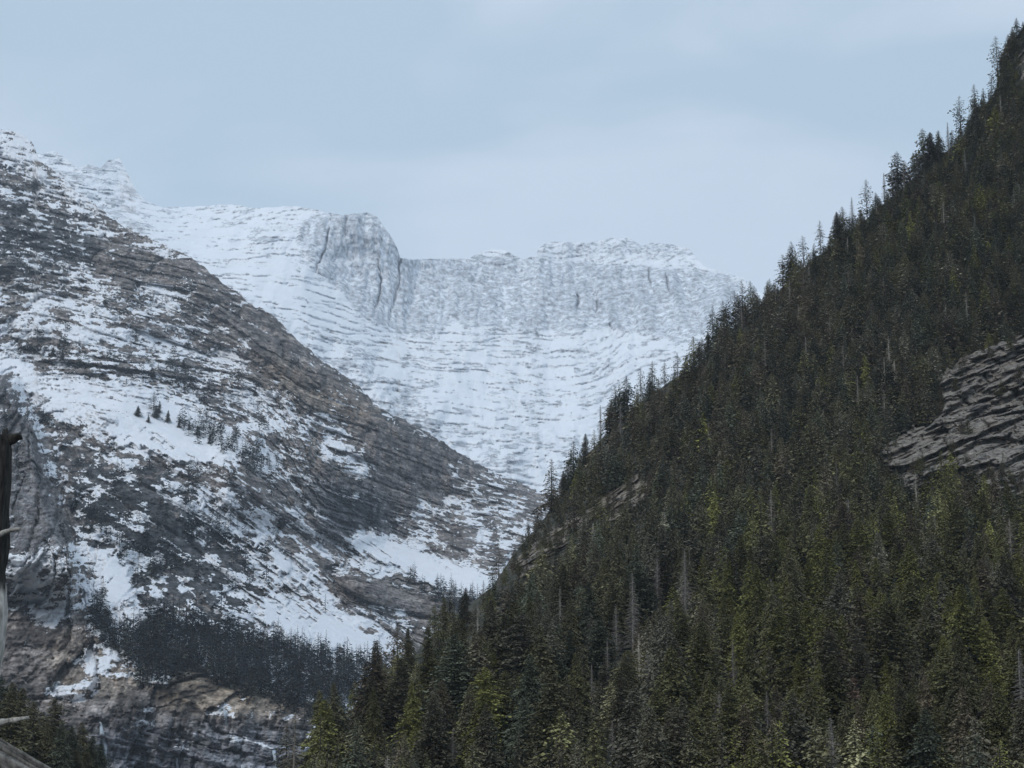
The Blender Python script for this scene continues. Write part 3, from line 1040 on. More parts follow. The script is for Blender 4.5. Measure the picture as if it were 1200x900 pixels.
def tree_colour(u, v):
    a = np.array([u]), np.array([v])
    r = rgf.uniform()
    g = msample(GREYM, *a)[0]
    if r < g * .28:
        return 'silver-grey'
    if r < g:
        return 'grey-green'
    r = rgf.uniform()
    b_ = msample(BROWNM, *a)[0]
    if r < b_:
        return 'brownish green'
    r = rgf.uniform()
    o = msample(OLIVE, *a)[0]
    if r < o * .30:
        return 'yellow-green'
    if r < o * .8:
        return 'olive green'
    return random.Random(int(u * 7 + v * 13)).choice(['dark green', 'blackish green', 'dark green', 'blue-green', 'blackish green'])


trees = []     # dict per tree
for (u, v) in bases:
    x, y, z = d_point(u, v)
    col = tree_colour(u, v)
    near = 1.0
    if msample(KEEP_OUT, np.array([u]), np.array([v - 26.]))[0] > .2:
        near = .42
    if u < 640 and v - np.interp(u, SILS[:, 0], SILS[:, 1]) < 45:
        near *= .66
    if u > 640 and v - np.interp(u, SILS[:, 0], SILS[:, 1]) < 22:
        near *= 1.2 if u < 1120 else .75
    H = near * rgf.uniform(9.5, 21) * (1 if v < 700 else 1.08)
    if rgf.uniform() < .15:
        H *= .65
    hp = H * LENS_F / y
    trees.append(dict(u=u, v=v, loc=(x, y, z), H=H, hp=hp, col=col, hand=None))

# trees one can point out in the photo: tip pixel, height in pixels, colour, kind, label
HAND = [
    (742, 672, 98, 'silver-grey', 'dead', 'tall thin bare silver-grey dead tree left of the two pale snags in mid slope'),
    (804, 645, 100, 'silver-grey', 'dead', 'tallest pale grey dead tree standing mid slope among dark conifers'),
    (771, 655, 80, 'silver-grey', 'dead', 'leaning grey dead tree with drooping bare branches between two pale snags'),
    (1003, 795, 62, 'rust-brown', 'live', 'small rust-brown dead conifer among green trees near the bottom of the slope'),
    (722, 712, 60, 'silver-grey', 'dead', 'thin bare snag just left of the tall silver-grey dead tree'),
    (694, 780, 64, 'silver-grey', 'dead', 'slim bare grey pole tree low on the slope below the thin snags'),
    (712, 752, 60, 'silver-grey', 'dead', 'short bare trunk tree beside the slim grey pole tree'),
    (760, 768, 66, 'rust-brown', 'dead', 'pinkish brown bare tree under the pale snags'),
    (718, 848, 60, 'silver-grey', 'dead', 'bushy grey dead tree near the bottom edge left of centre slope'),
    (530, 858, 64, 'silver-grey', 'dead', 'thin silver snag rising from the bottom edge on the lower left slope'),
    (608, 860, 62, 'grey-green', 'sparse', 'pale grey-green conifer near the bottom edge right of a thin silver snag'),
    (1076, 752, 56, 'grey-green', 'sparse', 'greyish thin conifer above and right of the rust-brown dead conifer'),
    (900, 812, 60, 'silver-grey', 'dead', 'greyish bare tree low on the slope left of the rust-brown conifer'),
    (860, 752, 56, 'silver-grey', 'dead', 'pale bare snag in the lower middle of the slope'),
    (1158, 728, 80, 'yellow-green', 'live', 'bright yellow-green conifer near the right edge in the lower slope'),
    (1040, 764, 60, 'yellow-green', 'live', 'yellow-green conifer just left of a greyish thin conifer low on the slope'),
    (936, 768, 66, 'yellow-green', 'live', 'bright yellow-green conifer low on the slope left of centre right'),
    (437, 808, 80, 'olive green', 'live', 'tall olive conifer on the lower left slope near the valley'),
    (482, 802, 80, 'yellow-green', 'live', 'pointed yellow-olive conifer right of the tall olive conifer on the lower left slope'),
    (592, 790, 80, 'olive green', 'live', 'olive green conifer on the lower slope under the rock rib'),
    (950, 655, 60, 'yellow-green', 'live', 'yellow-green conifer below the banded cliff in the open lower forest'),
    (1178, 690, 70, 'yellow-green', 'live', 'yellow-green conifer by the right edge under the banded cliff'),
    # skyline
    (862, 338, 52, 'blackish green', 'sparse', 'tall ragged skyline conifer standing in front of the snowy cliff end'),
    (751, 430, 42, 'blackish green', 'sparse', 'pointed skyline conifer with a gap on both sides against the snow bowl'),
    (704, 474, 50, 'silver-grey', 'dead', 'bare see-through skyline tree against the snow, highest of the lower crest'),
    (727, 470, 40, 'silver-grey', 'dead', 'thin bare skyline tree just right of the see-through bare tree'),
    (779, 424, 30, 'blackish green', 'sparse', 'small skyline conifer right of the pointed one'),
    (794, 412, 30, 'blackish green', 'sparse', 'short narrow skyline conifer left of a rounded dark crown'),
    (830, 388, 32, 'blackish green', 'live', 'small dark skyline conifer below the tall ragged one'),
    (877, 345, 42, 'blackish green', 'sparse', 'dark skyline conifer touching the right side of the tall ragged one'),
    (918, 296, 44, 'blackish green', 'sparse', 'dark ragged skyline conifer where the crest meets open sky'),
    (942, 274, 46, 'blackish green', 'sparse', 'paired skyline conifer with a denser dark neighbour'),
    (962, 256, 46, 'blackish green', 'sparse', 'ragged skyline conifer with a bare tip above the crest'),
    (982, 246, 44, 'blackish green', 'live', 'bushy dark skyline conifer left of a loop-shaped bare tree'),
    (999, 229, 34, 'silver-grey', 'dead', 'bare loop-shaped skyline tree beside a tall thin conifer'),
    (1016, 207, 52, 'blackish green', 'sparse', 'tall thin skyline conifer with open branches in the middle of the crest'),
    (1037, 200, 38, 'silver-grey', 'dead', 'first of the bare thin skyline trees right of the tall thin conifer'),
    (1046, 194, 42, 'brownish green', 'sparse', 'half bare skyline tree between two thin bare ones'),
    (1060, 188, 42, 'silver-grey', 'dead', 'tall bare skyline tree left of a narrow dark spire'),
    (1075, 173, 44, 'blackish green', 'sparse', 'narrow dark spire tree on the crest'),
    (1092, 152, 50, 'blackish green', 'live', 'broad dark skyline conifer with a flat double top'),
    (1101, 150, 46, 'blackish green', 'sparse', 'second top tree behind the broad flat-topped skyline conifer'),
    (1112, 140, 44, 'silver-grey', 'dead', 'leaning bare skyline tree with long branches pointing left'),
    (1127, 108, 60, 'blackish green', 'sparse', 'tall open skyline conifer below a taller twin near the top right'),
    (1144, 94, 60, 'blackish green', 'sparse', 'tallest open skyline conifer near the top right'),
    (1163, 86, 34, 'blackish green', 'sparse', 'small crooked skyline tree under the rock knob'),
    (1170, 37, 62, 'brownish green', 'sparse', 'gnarled open tree hanging over the crest left of the rock knob'),
    (1183, 38, 34, 'brownish green', 'sparse', 'small gnarled tree against the rock knob at the top right'),
    (584, 640, 44, 'blackish green', 'sparse', 'open dark conifer in front of the small glacier below the rock rib'),
    (660, 552, 34, 'blackish green', 'live', 'dark conifer at the notch where snow meets the forested slope'),
    (686, 508, 38, 'blackish green', 'live', 'dense dark skyline conifer left of the bare see-through trees'),
    (520, 700, 50, 'dark green', 'live', 'dark conifer on the lower skyline under the small glacier'),
    (545, 690, 46, 'blackish green', 'live', 'blackish conifer on the lower skyline right below the small glacier'),
    (478, 738, 52, 'dark green', 'live', 'dark green conifer on the lower skyline beside the big snow streak'),
]
hand = []
for (tu, tv, hp, col, kd, lab) in HAND:
    bu, bv = tu, tv + hp
    x, y, z = d_point(bu, bv)
    hand.append(dict(u=bu, v=bv, loc=(x, y, z), H=hp * y / LENS_F * 1.02, hp=hp, col=col, hand=(kd, lab), tip=(tu, tv)))
# clear a little room in front of the hand-placed lower trees
hb = np.array([(h['u'], h['v']) for h in hand])
keepl = []
for t in trees:
    d = np.hypot(hb[:, 0] - t['u'], (hb[:, 1] - t['v']) * 1.0)
    if d.min() < 7:
        continue
    # a front tree whose crown would cover a pointed-out tree
    dv = t['v'] - hb[:, 1]
    cover = (dv > 0) & (np.abs(hb[:, 0] - t['u']) < t['hp'] * .16 + 2) & (t['v'] - t['hp'] < hb[:, 1] - .45 * np.array([h['hp'] for h in hand]))
    if cover.any():
        t['H'] *= .45
        t['hp'] *= .45
    keepl.append(t)
trees = keepl
# individuals = the trees that show largest
vis = [t for t in trees if t['v'] - t['hp'] < 892 and 0 < t['u'] < 1206 and t['hp'] > 0]
vis.sort(key=lambda t: -t['hp'] + max(0, t['v'] - 900) * .8)
indiv = vis[:300 - len(hand) - 0]
ids = set(id(t) for t in indiv)
rest = [t for t in trees if id(t) not in ids]

# labels for the generic individuals: colour + where + order among their neighbours
WIDE = {}


def zone(t):
    u, tv = t['u'], t['v'] - t['hp'] * .5
    b_ = int(np.clip((u - 330) // 72, 0, 11))
    row = 0 if tv > 850 else 1 if tv > 790 else 2 if tv > 730 else 3
    return b_, row


COLN = ['at far left foot', 'near left foot', 'below lower skyline', 'under the small glacier', 'below the rock rib', 'right below the rib',
        'under the pale snags', 'right of pale snags', 'in mid lower forest', 'around the rust-brown tree', 'under the banded cliff', 'by the right edge']
ROWN = ['on the bottom edge', 'just above bottom edge', 'well above bottom edge', 'in middle slope']
cells = {}
for t in indiv:
    cells.setdefault((zone(t), t['col']), []).append(t)
ORD = ['leftmost'] + [q + ' from left' for q in 'second third fourth fifth sixth seventh eighth ninth tenth eleventh twelfth'.split()]
for (zr, col), lst in cells.items():
    lst.sort(key=lambda t: t['u'])
    kind = 'bare tree' if col == 'silver-grey' else 'conifer'
    for i, t in enumerate(lst):
        pre = '' if len(lst) == 1 else ORD[min(i, 11)] + ' '
        t['label'] = f"{pre}{col} {kind} {COLN[zr[0]]}, {ROWN[zr[1]]}"

GROUP = 'conifers covering the right slope'
for k, t in enumerate(indiv + hand):
    rg_ = random.Random(k * 31 + 7)
    kind = 'dead' if t['col'] == 'silver-grey' else 'live'
    lab = t.get('label')
    if t['hand']:
        kind, lab = t['hand']
    pool = {'live': LIVE, 'sparse': SPARSE, 'dead': DEAD}[kind]
    H = t['H']
    loc = Vector(t['loc'])
    place_tree(rg_.choice(pool), loc, H, rg_.uniform(0, 6.28), t['col'], 'dead_tree' if kind == 'dead' else 'conifer_tree', lab, GROUP,
               jitter=math.exp(rg_.gauss(0, .25)), wide=rg_.uniform(.9, 1.25) * (1.0 if t['hand'] else 1.25))


def merged_wood(name, items, protos, label, cat, mat, mat_dark=False):
    """items: (loc, H, wide, rz, colour rgb, proto index) -> one object"""
    C_, F_, T_ = [], [], []
    off = 0
    for (loc, H, wd, rz, col, pi) in items:
        c, f, isw = protos[pi]
        ca, sa = math.cos(rz), math.sin(rz)
        q = np.empty_like(c)
        q[:, 0] = (c[:, 0] * ca - c[:, 1] * sa) * H * wd + loc[0]
        q[:, 1] = (c[:, 0] * sa + c[:, 1] * ca) * H * wd + loc[1]
        q[:, 2] = c[:, 2] * H + loc[2]
        C_.append(q)
        F_.append(f + off)
        tt = np.tile(np.array(col, np.float32), (len(c), 1))
        tt[isw] = (.05, .045, .04) if H > 0 and mat_dark is False else (.02, .02, .02)
        T_.append(tt)
        off += len(c)
    me = mesh_np(name, np.concatenate(C_), np.concatenate(F_), mat, None, {'tint': np.concatenate(T_)})
    o = link(bpy.data.objects.new(name, me))
    return tag(o, label, cat, None, 'stuff')


def far_proto(seed, wid, nb, ncl, **kw):
    c, f = conifer(seed, wid, nb, ncl, **kw)
    tc_, tf_ = tri_tube([(0, 0, -.08), (0, 0, .5), (0, 0, .98)], [.012, .009, .002], 4)
    w_ = np.r_[np.zeros(len(c), bool), np.ones(len(tc_), bool)]
    return np.r_[c, tc_], np.r_[f, tf_ + len(c)], w_


def far_dead(seed, wid):
    c, f = twigs(seed, wid, 130, th=.005)
    tc_, tf_ = tri_tube([(0, 0, -.08), (0, 0, .5), (0, 0, .98)], [.014, .01, .003], 4)
    return np.r_[c, tc_], np.r_[f, tf_ + len(c)], np.zeros(len(c) + len(tc_), bool)


FARP = [far_proto(300 + i, (.17, .2, .15, .22, .18, .19)[i], 130, 13, base=.06, prof=(.8, .65, .9)[i % 3], droop=.4, clump=.62, ragged=.4) for i in range(6)] + [far_dead(320, .11), far_dead(321, .14)]
items = []
for t in rest:
    col = COLORS[t['col']]
    j = 1.15 * math.exp(rgf.normal() * .33)
    pi = rgf.integers(6, 8) if t['col'] == 'silver-grey' else rgf.integers(0, 6)
    items.append((t['loc'], t['H'], rgf.uniform(1.0, 1.45), rgf.uniform(0, 6.28), tuple(c * j for c in col), int(pi)))
for gi, cnt in ((0, 46), (1, 26)):
    Ug_, Vg_, Yo_, m_ = OUTGRID[gi]
    sel = np.argwhere((m_ > .25) & (Ug_ < 1210))
    for k_ in rgf.permutation(len(sel))[:cnt * 3]:
        r_, c_ = sel[k_]
        if m_[r_, c_] > .9 and rgf.uniform() < .75:
            continue
        p_ = pt(Ug_[r_, c_], Vg_[r_, c_], Yo_[r_, c_])
        col = COLORS[['dark green', 'brownish green', 'grey-green', 'olive green'][rgf.integers(0, 4)]]
        items.append((p_, rgf.uniform(2.5, 8), rgf.uniform(1.1, 1.7), rgf.uniform(0, 6.28), col, int(rgf.integers(0, 6))))
merged_wood('conifer_forest', items, FARP, 'dense dark conifer forest covering the steep right slope up to its crest', 'forest', M_NEEDLE_FAR)
print('slope trees', len(trees), 'indiv', len(indiv) + len(hand), 'rest', len(rest))

# ------------------------------------------------------------------ conifers at the lower left, nearer than the spur
GL = 'dark conifers at the lower left corner'
LL = [(8, 800, 112), (20, 806, 108), (34, 822, 96), (48, 838, 84), (60, 818, 100), (70, 845, 76), (82, 852, 70), (94, 846, 74), (106, 862, 60), (116, 872, 54), (28, 848, 76), (44, 858, 66), (76, 872, 56), (-12, 790, 120), (-30, 800, 120), (12, 850, 80), (52, 846, 80), (88, 878, 50), (64, 872, 56), (22, 872, 60), (100, 880, 46)]
LLN = sorted(LL)
NUMW = ['first', 'second', 'third', 'fourth', 'fifth', 'sixth', 'seventh', 'eighth', 'ninth', 'tenth', 'eleventh', 'twelfth', 'thirteenth', 'fourteenth', 'fifteenth', 'sixteenth', 'seventeenth', 'eighteenth', 'nineteenth', 'twentieth', 'twenty-first']
for k, (tu, tv, hp) in enumerate(LLN):
    Yt = 470 + 25 * math.sin(k * 2.3)
    x, y, z = pt(tu, tv + hp, Yt)
    z = max(z, -16.0)
    H = (pt(tu, tv, Yt)[2]) - z
    rg_ = random.Random(k)
    place_tree(rg_.choice(LIVE), (x, y, z), H, rg_.uniform(0, 6.28), rg_.choice(['blue-green', 'dark green']), 'conifer_tree',
               f"blue-dark green conifer in the lower left corner, {NUMW[k]} tip counted from the dead trunk", GL, jitter=rg_.uniform(.9, 1.2), wide=1.6)

# ------------------------------------------------------------------ conifers on the rocky mountain
MP = [far_proto(340 + i, (.15, .18, .13, .20)[i], 34, 4, base=.03, prof=.85, droop=.3, clump=1.7, ragged=.3) for i in range(4)]
BTREE = paint(.10, [
    (.32, [(0, 300), (250, 340), (300, 450), (420, 560), (420, 690), (60, 640), (0, 430)], 20),
    (.0, [(0, 412), (50, 436), (110, 447), (160, 458), (200, 478), (244, 505), (292, 533), (250, 543), (180, 538), (115, 512), (65, 478), (0, 445)], 3),
    (.82, [(100, 690), (135, 740), (160, 745), (175, 715), (240, 735), (300, 745), (380, 770), (450, 775), (470, 800), (400, 850), (360, 840), (300, 820), (240, 795), (170, 808), (150, 780), (105, 735)], 5),
    (.9, [(175, 735), (240, 750), (320, 750), (400, 780), (420, 830), (330, 825), (230, 790), (168, 800)], 6),
    (.38, [(60, 520), (110, 520), (230, 560), (280, 620), (330, 700), (300, 735), (200, 720), (120, 690), (95, 620)], 14),
    (.30, [(180, 480), (250, 505), (330, 555), (320, 590), (240, 560)], 8),
    (.38, [(40, 400), (130, 410), (170, 440), (130, 455), (50, 425)], 8),
    (.22, [(180, 390), (300, 440), (330, 480), (240, 470)], 12),
    (.8, [(470, 672), (520, 690), (575, 700), (585, 720), (540, 722), (470, 690)], 4),
    (.10, [(330, 560), (420, 640), (470, 680), (400, 690), (330, 640)], 12),
    (.25, [(130, 258), (200, 290), (290, 350), (285, 356), (190, 300), (130, 268)], 3),
    (.14, [(20, 260), (110, 300), (130, 380), (60, 360)], 12),
    (.8, [(204, 486), (250, 498), (300, 526), (334, 562), (312, 568), (262, 532), (208, 500)], 4),
    (.6, [(40, 392), (90, 400), (100, 424), (50, 420)], 4),
    (.5, [(150, 420), (230, 425), (330, 500), (310, 512), (230, 470), (150, 440)], 5),
])
bt = []
gu, gv = np.meshgrid(np.arange(-60, 600, 4.2), np.arange(250, 860, 3.8))
gu = gu.ravel() + rgf.normal(size=gu.size) * 1.8
gv = gv.ravel() + rgf.normal(size=gv.size) * 1.8
dn = msample(BTREE, gu + 10 * fbm(gu * .05, gv * .05, 3, 2), gv + 8 * fbm(gu * .05 + 3, gv * .05, 3, 4))
cl = rank(fbm(gu * .055, gv * .08, 4, 1, .6), 4.0)
cl = cl * .75 + .25 * rank(fbm(gu * .02, gv * .03, 3, 3), 4)
ok = (gv > np.interp(gu, [p[0] for p in B_TOP], [p[1] for p in B_TOP]) + 5) & (dn > cl * 1.0 + .2 * (rgf.uniform(size=gu.size) - .3)) & (rgf.uniform(size=gu.size) < .15 + .7 * dn)
gu, gv = gu[ok], gv[ok]
Ys = B_TPS(gu, gv)
aa, TT = ray(gu, gv)
crest = np.interp(gu, [p[0] for p in B_TOP], [p[1] for p in B_TOP])
Ug2 = np.stack([gu, gu])
Vg2 = np.stack([gv, crest])
Yg2 = B_TPS(Ug2, Vg2)
a2, T2 = ray(Ug2, Vg2)
dY = b_disp(Ug2, Vg2, a2 * Yg2, CAM_Z + T2 * Yg2, Yg2)[0]
Ys = Ys + dY
for i in range(len(gu)):
    H = rgf.uniform(13, 29) * (1.0 if gv[i] > 600 else .85)
    c = (.016, .022, .024) if rgf.uniform() < .7 else (.050, .056, .044)
    j = math.exp(rgf.normal() * .45)
    bt.append(((aa[i] * Ys[i], Ys[i] - 1, CAM_Z + TT[i] * Ys[i] - 1), H, rgf.uniform(.95, 1.5), rgf.uniform(0, 6.28), tuple(q * j * .8 for q in c), int(rgf.integers(0, 4))))
print('mountain trees', len(bt))
merged_wood('distant_wood', bt, MP, 'far dark conifer woods scattered over the snowy flank of the rocky mountain', 'forest', M_NEEDLE_FAR, True)

# the ones that stand alone on the snowfield
SOLO = [(180, 459, 22, 'tallest lone conifer on the big snowfield'), (187, 470, 14, 'short conifer right beside the tallest one on the snowfield'), (197, 477, 18, 'dense conifer right of the tall lone one on the snowfield'),
        (162, 474, 14, 'small open conifer left of the tall lone one on the snowfield'), (174, 484, 11, 'tiny conifer below the tall lone one on the snowfield'), (183, 476, 14, 'squat conifer under the tallest one on the snowfield'),
        (210, 490, 11, 'small conifer where the tree line starts right of the snowfield group'), (222, 492, 12, 'second small conifer of the line trailing right from the snowfield group'),
        (232, 497, 13, 'third small conifer of the line trailing right from the snowfield group'), (246, 506, 14, 'fourth conifer of the line trailing right from the snowfield group'),
        (73, 406, 17, 'tall dark conifer at the upper edge of the big snowfield'), (80, 413, 16, 'wide dark conifer right of the tall one above the snowfield'), (62, 404, 13, 'small conifer left of the tall one above the snowfield'),
        (101, 415, 14, 'lone conifer above the middle of the snowfield'), (126, 418, 13, 'lone conifer further right above the snowfield'), (158, 430, 12, 'small conifer above the right part of the snowfield'),
        (178, 428, 16, 'dark conifer in the rubble above the snowfield tip'), (215, 418, 14, 'round dark conifer high above the right end of the snowfield'), (280, 432, 16, 'dark conifer on rubble beneath the brown cliff'),
        (299, 452, 12, 'small conifer on rubble under the brown cliff foot'), (310, 452, 12, 'conifer paired with a small one under the brown cliff foot'), (278, 516, 12, 'lone conifer near the right tip of the snowfield')]
for k, (tu, tv, hp, lab) in enumerate(SOLO):
    x, y, z = layer_point(B_TPS, b_disp, tu, tv + hp, B_TOP)
    rg_ = random.Random(k + 50)
    place_tree(rg_.choice(LIVE + SPARSE + SPARSE), (x, y - 1, z - 1), hp * y / LENS_F * rg_.uniform(.8, 1.1) + 1, rg_.uniform(0, 6.28), 'blackish green', 'conifer_tree', lab, 'lone conifers on the snowy mountain', jitter=.55, wide=rg_.uniform(.9, 1.6))


# ------------------------------------------------------------------ frozen falls on the foot cliff
def icefall(pts, label):
    co, fa = [], []
    rg = random.Random(len(pts) * 7 + int(pts[0][0]))
    NS = 9
    rows = []
    for (u, v, wpx) in pts:
        x, y, z = layer_point(B_TPS, b_disp, u, v, B_TOP) if u > 60 else pt(u, v, 900)
        rows.append((x, y, z, wpx * y / LENS_F))
    for i, (x, y, z, w_) in enumerate(rows):
        for k in range(NS):
            a = 2 * math.pi * k / NS
            rr = w_ * (.5 + .16 * rg.uniform(-1, 1))
            co.append((x + rr * math.cos(a), y + rr * .8 * math.sin(a) - .8, z))
    n = len(rows)
    for i in range(n - 1):
        for k in range(NS):
            fa.append((i * NS + k, i * NS + (k + 1) % NS, (i + 1) * NS + (k + 1) % NS, (i + 1) * NS + k))
    me = mesh_np('frozen_waterfall', np.array(co), np.array(fa), M_ICE)
    tag(link(bpy.data.objects.new('frozen_waterfall', me)), label, 'frozen waterfall')


icefall([(262, 830, 2), (264, 835, 4), (264, 840, 3.4), (265, 845, 3.5), (265, 850, 1.5)], 'short white frozen fall in the middle of the banded foot cliff')
icefall([(320, 872, 2), (321, 880, 4), (322, 888, 3), (322, 896, 5), (322, 906, 6)], 'white frozen fall at the right end of the foot cliff near the forest')
icefall([(208, 888, 2), (207, 894, 3), (209, 900, 5), (208, 908, 5)], 'small white frozen fall at the bottom edge below the foot cliff')


def spur_fall():
    rows = [(118, 846, 1.6), (119, 852, 3.4), (120, 860, 5), (121, 868, 5), (124, 876, 4.4), (124, 884, 3.2), (126, 892, 2)]
    co, fa, NS = [], [], 9
    rg = random.Random(5)
    for (u, v, wpx) in rows:
        x, y, z = layer_point(B_TPS, b_disp, u, v, B_TOP)
        w_ = wpx * y / LENS_F
        for k in range(NS):
            a = 2 * math.pi * k / NS
            rr = w_ * (.5 + .16 * rg.uniform(-1, 1))
            co.append((x + rr * math.cos(a), y - 1.6 + rr * .8 * math.sin(a), z))
    for i in range(len(rows) - 1):
        for k in range(NS):
            fa.append((i * NS + k, i * NS + (k + 1) % NS, (i + 1) * NS + (k + 1) % NS, (i + 1) * NS + k))
    me = mesh_np('frozen_waterfall', np.array(co), np.array(fa), M_ICE)
    tag(link(bpy.data.objects.new('frozen_waterfall', me)), 'long pale frozen fall at the lower left right of the dark conifers', 'frozen waterfall')


spur_fall()


# ------------------------------------------------------------------ dead trunk and log right at the left edge
def wood_mat():
    m, t, b = nmat('weathered_trunk')
    at = node(t, 'ShaderNodeAttribute', attribute_name='bare')
    geo = node(t, 'ShaderNodeNewGeometry')
    mpn = node(t, 'ShaderNodeMapping')
    mpn.inputs['Scale'].default_value = (30, 30, 6)
    t.links.new(geo.outputs['Position'], mpn.inputs['Vector'])
    n1 = node(t, 'ShaderNodeTexNoise', Scale=1.0, Detail=8, Roughness=0.65, Distortion=0.3)
    t.links.new(mpn.outputs[0], n1.inputs['Vector'])
    bark = mixc(t, maprange(t, n1.outputs['Fac'], .42, .66), (.006, .0055, .005, 1), (.06, .052, .045, 1))
    bare = mixc(t, maprange(t, n1.outputs['Fac'], .35, .62), (.25, .235, .21, 1), (.72, .68, .62, 1))
    c = mixc(t, at.outputs['Fac'], bark, bare)
    t.links.new(c, b.inputs['Base Color'])
    b.inputs['Roughness'].default_value = .9
    bp = node(t, 'ShaderNodeBump', Strength=.8, Distance=.03)
    t.links.new(n1.outputs['Fac'], bp.inputs['Height'])
    t.links.new(bp.outputs[0], b.inputs['Normal'])
    return m


M_TRUNK = wood_mat()


def snag():
    Yt = 12.0
    e = link(bpy.data.objects.new('dead_tree', None))
    cx = pt(-20, 700, Yt)[0]
    e.location = (cx, Yt, 0)
    e.empty_display_size = .3
    tag(e, 'broken dead trunk with black bark and a pale stripped patch at the left edge', 'dead tree')
    n, zs = 56, np.r_[np.linspace(-.3, 3.86, 90)]
    # right edge of the trunk in the photo, by height
    ev = np.array([505, 515, 524, 532, 560, 600, 640, 670, 690, 720, 760, 790, 810, 840, 880, 900, 1200.])
    eu = np.array([2, 5, 8, 8, 9, 8, 11, 7, 10, 13, 12, 8, 8, 7, 6, 4, 10.])
    ez = np.array([pt(0, q, Yt)[2] for q in ev])
    ex = np.array([pt(q, 700, Yt)[0] for q in eu]) - cx
    rad = np.interp(zs, ez[::-1], ex[::-1]) - .02
    th = np.linspace(0, 2 * math.pi, n, endpoint=False)
    TH, ZZ = np.meshgrid(th, zs)
    rr = rad[:, None] * (1 + .10 * fbm(TH * 2.6, ZZ * 1.3, 4, 2) + .12 * fbm(np.cos(TH) * 5, ZZ * 4 + np.sin(TH) * 5, 4, 4))
    top = 3.72 + .16 * np.cos(TH[-1] - .3) + .5 * fbm(TH[-1] * 5, TH[-1] * 0, 3, 1)
    Zt = np.minimum(ZZ, top[None, :])
    co = np.stack([rr * np.cos(TH), rr * np.sin(TH), Zt], -1).reshape(-1, 3)
    nr = len(zs)
    i = np.arange(nr * n).reshape(nr, n)
    j = np.roll(i, -1, 1)
    f = np.stack([i[:-1], j[:-1], j[1:], i[1:]], -1).reshape(-1, 4)
    co = np.r_[co, [[0, 0, 3.6]]]
    cap = np.stack([i[-1], j[-1], np.full(n, len(co) - 1)], -1)
    zlo, zhi = pt(0, 806, Yt)[2], pt(0, 690, Yt)[2]
    wob = .10 * np.asarray(fbm(TH * 1.5, ZZ * 2.0, 4, 3))
    bare = sstep(zlo - .03, zlo + .03, ZZ + wob + .12 * np.cos(TH)) * (1 - sstep(zhi - .02, zhi + .02, ZZ + wob))
    me = mesh_np('trunk', co, [f, cap], M_TRUNK, {'bare': np.r_[bare.ravel(), 0]})
    o = link(bpy.data.objects.new('trunk', me))
    o.parent = e

    def branch(p0, p1, r0, r1, bare_=.0, seg=8, bend=.03, seed=0):
        p0, p1 = np.array(p0), np.array(p1)
        d = (p1 - p0) / np.linalg.norm(p1 - p0)
        s1 = np.cross(d, (0, 0, 1.))
        s1 /= np.linalg.norm(s1)
        s2 = np.cross(s1, d)
        C_, m_ = [], 14
        for q in range(seg + 1):
            t_ = q / seg
            c_ = p0 + (p1 - p0) * t_ + np.array((0, 0, bend * math.sin(t_ * 3.1)))
            r_ = r0 + (r1 - r0) * t_
            for k in range(m_):
                a = 2 * math.pi * k / m_
                r2 = r_ * (1 + .55 * float(pn(np.array([a * 1.1 + seed]), np.array([t_ * 4. + seed]), 1)[0]))
                C_.append(c_ + (s1 * math.cos(a) + s2 * math.sin(a)) * r2)
        C_.append(p1)
        F_, T_ = [], []
        for q in range(seg):
            for k in range(m_):
                F_.append((q * m_ + k, q * m_ + (k + 1) % m_, (q + 1) * m_ + (k + 1) % m_, (q + 1) * m_ + k))
        for k in range(m_):
            T_.append((seg * m_ + k, seg * m_ + (k + 1) % m_, len(C_) - 1))
        me_ = mesh_np('branch', np.array(C_), [np.array(F_), np.array(T_)], M_TRUNK, {'bare': np.full(len(C_), bare_)})
        b_ = link(bpy.data.objects.new('branch', me_))
        b_.parent = e
        return b_

    def L3(u, v, y=Yt):
        p = pt(u, v, y)
        return (p[0] - cx, p[1] - Yt, p[2])
    tag(branch(L3(-14, 528), L3(25, 511), .062, .022, 0, bend=.012, seg=14, seed=1), 'short charred broken stub at the top of the trunk')
    tag(branch(L3(0, 626, 11.9), L3(25, 620, 11.9), .018, .009, .55, bend=.01, seed=2), 'short pale broken twig halfway up the trunk')
    tag(branch(L3(-2, 847, 11.9), L3(34, 841, 11.9), .022, .010, .75, bend=.0, seed=3), 'pale pointed twig low on the trunk')


snag()


M_LOG = M_TRUNK.copy()
M_LOG.name = 'weathered_log'
for _n in M_LOG.node_tree.nodes:
    if _n.type == 'MAPPING':
        _n.inputs['Rotation'].default_value = (0, math.radians(-60), 0)
        _n.inputs['Scale'].default_value = (26, 26, 3)


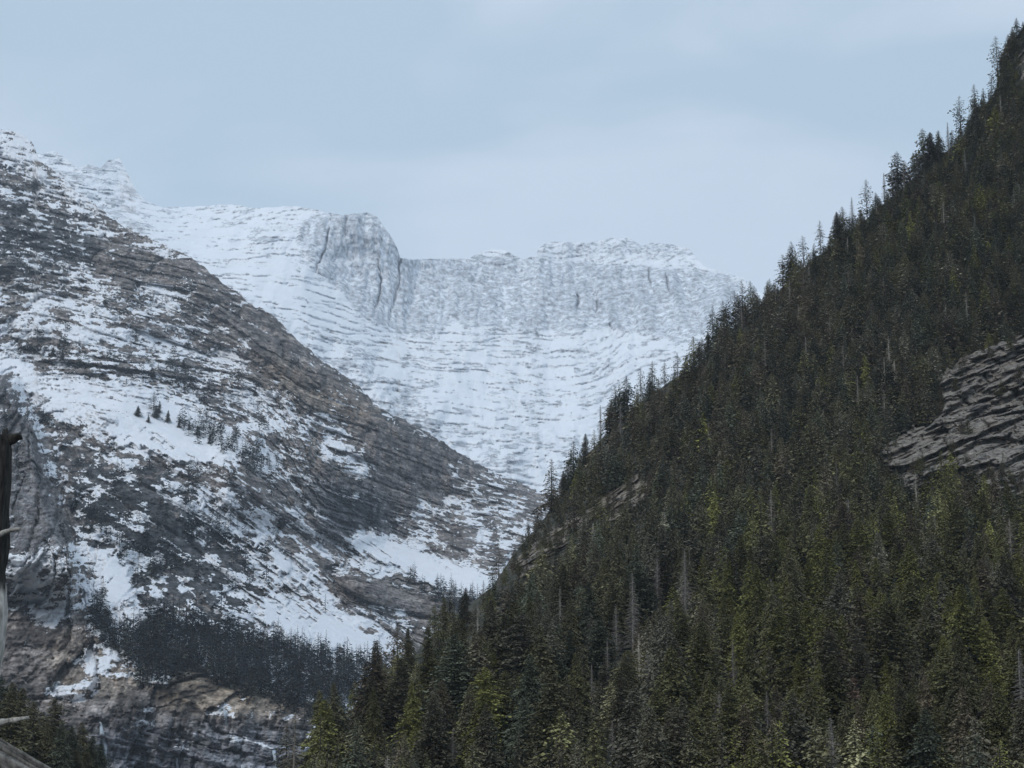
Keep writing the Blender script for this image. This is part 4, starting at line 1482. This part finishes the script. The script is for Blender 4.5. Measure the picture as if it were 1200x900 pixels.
def log(p0, p1, r0, sd, label):
    # a weathered, split log leaning down to the right from the foot of the trunk
    p0, p1 = np.array(p0), np.array(p1)
    me_n, seg = 40, 40
    d = (p1 - p0) / np.linalg.norm(p1 - p0)
    s1 = np.cross(d, (0, 1., 0))
    s1 /= np.linalg.norm(s1)
    s2 = np.array((0, 1., 0))
    C_ = []
    B_ = []
    for q in range(seg + 1):
        t_ = q / seg
        c_ = p0 + (p1 - p0) * t_
        for k in range(me_n):
            a = 2 * math.pi * k / me_n
            nz = float(fbm(np.array([a * 3.0]), np.array([t_ * 1.3 + sd]), 4, 1)[0])
            r2 = r0 * (1 - .3 * t_) * (1 + .8 * nz)
            C_.append(c_ + (s1 * math.cos(a) + s2 * math.sin(a)) * r2)
            B_.append(.16 + .9 * nz)
    C_ += [p0, p1]
    B_ += [.3, .3]
    F_, T_ = [], []
    for q in range(seg):
        for k in range(me_n):
            F_.append((q * me_n + k, q * me_n + (k + 1) % me_n, (q + 1) * me_n + (k + 1) % me_n, (q + 1) * me_n + k))
    for k in range(me_n):
        T_.append((k, (k + 1) % me_n, len(C_) - 2))
        T_.append((seg * me_n + k, seg * me_n + (k + 1) % me_n, len(C_) - 1))
    me = mesh_np('fallen_log', np.array(C_), [np.array(F_), np.array(T_)], M_LOG, {'bare': np.clip(B_, 0, 1)})
    tag(link(bpy.data.objects.new('fallen_log', me)), label, 'log')


log(pt(-70, 838, 10.5), pt(110, 942, 10.5), .055, 1, 'upper of two grey split logs slanting down in the bottom left corner')
log(pt(-80, 862, 10.2), pt(90, 950, 10.2), .10, 4, 'lower, thicker grey log in the bottom left corner under the split one')

# ------------------------------------------------------------------ haze in the valley air
HAZE = 4.2e-5
me = bpy.data.meshes.new('haze')
x0, x1, y0, y1, z0, z1 = -10100, 10100, -10100, 10100, -420, 2450
vv = [(x, y, z) for z in (z0, z1) for y in (y0, y1) for x in (x0, x1)]
me.from_pydata(vv, [], [(0, 2, 3, 1), (4, 5, 7, 6), (0, 1, 5, 4), (2, 6, 7, 3), (0, 4, 6, 2), (1, 3, 7, 5)])
hm = bpy.data.materials.new('haze')
hm.use_nodes = True
ht = hm.node_tree
for n in list(ht.nodes):
    ht.nodes.remove(n)
ho = ht.nodes.new('ShaderNodeOutputMaterial')
hv = ht.nodes.new('ShaderNodeVolumePrincipled')
hv.inputs['Color'].default_value = (.80, .89, 1.0, 1)
hv.inputs['Density'].default_value = HAZE
hv.inputs['Anisotropy'].default_value = 0.0
ht.links.new(hv.outputs[0], ho.inputs['Volume'])
me.materials.append(hm)
hz_o = link(bpy.data.objects.new('haze', me))
tag(hz_o, 'thin pale blue haze filling the valley air', 'haze', kind='stuff')
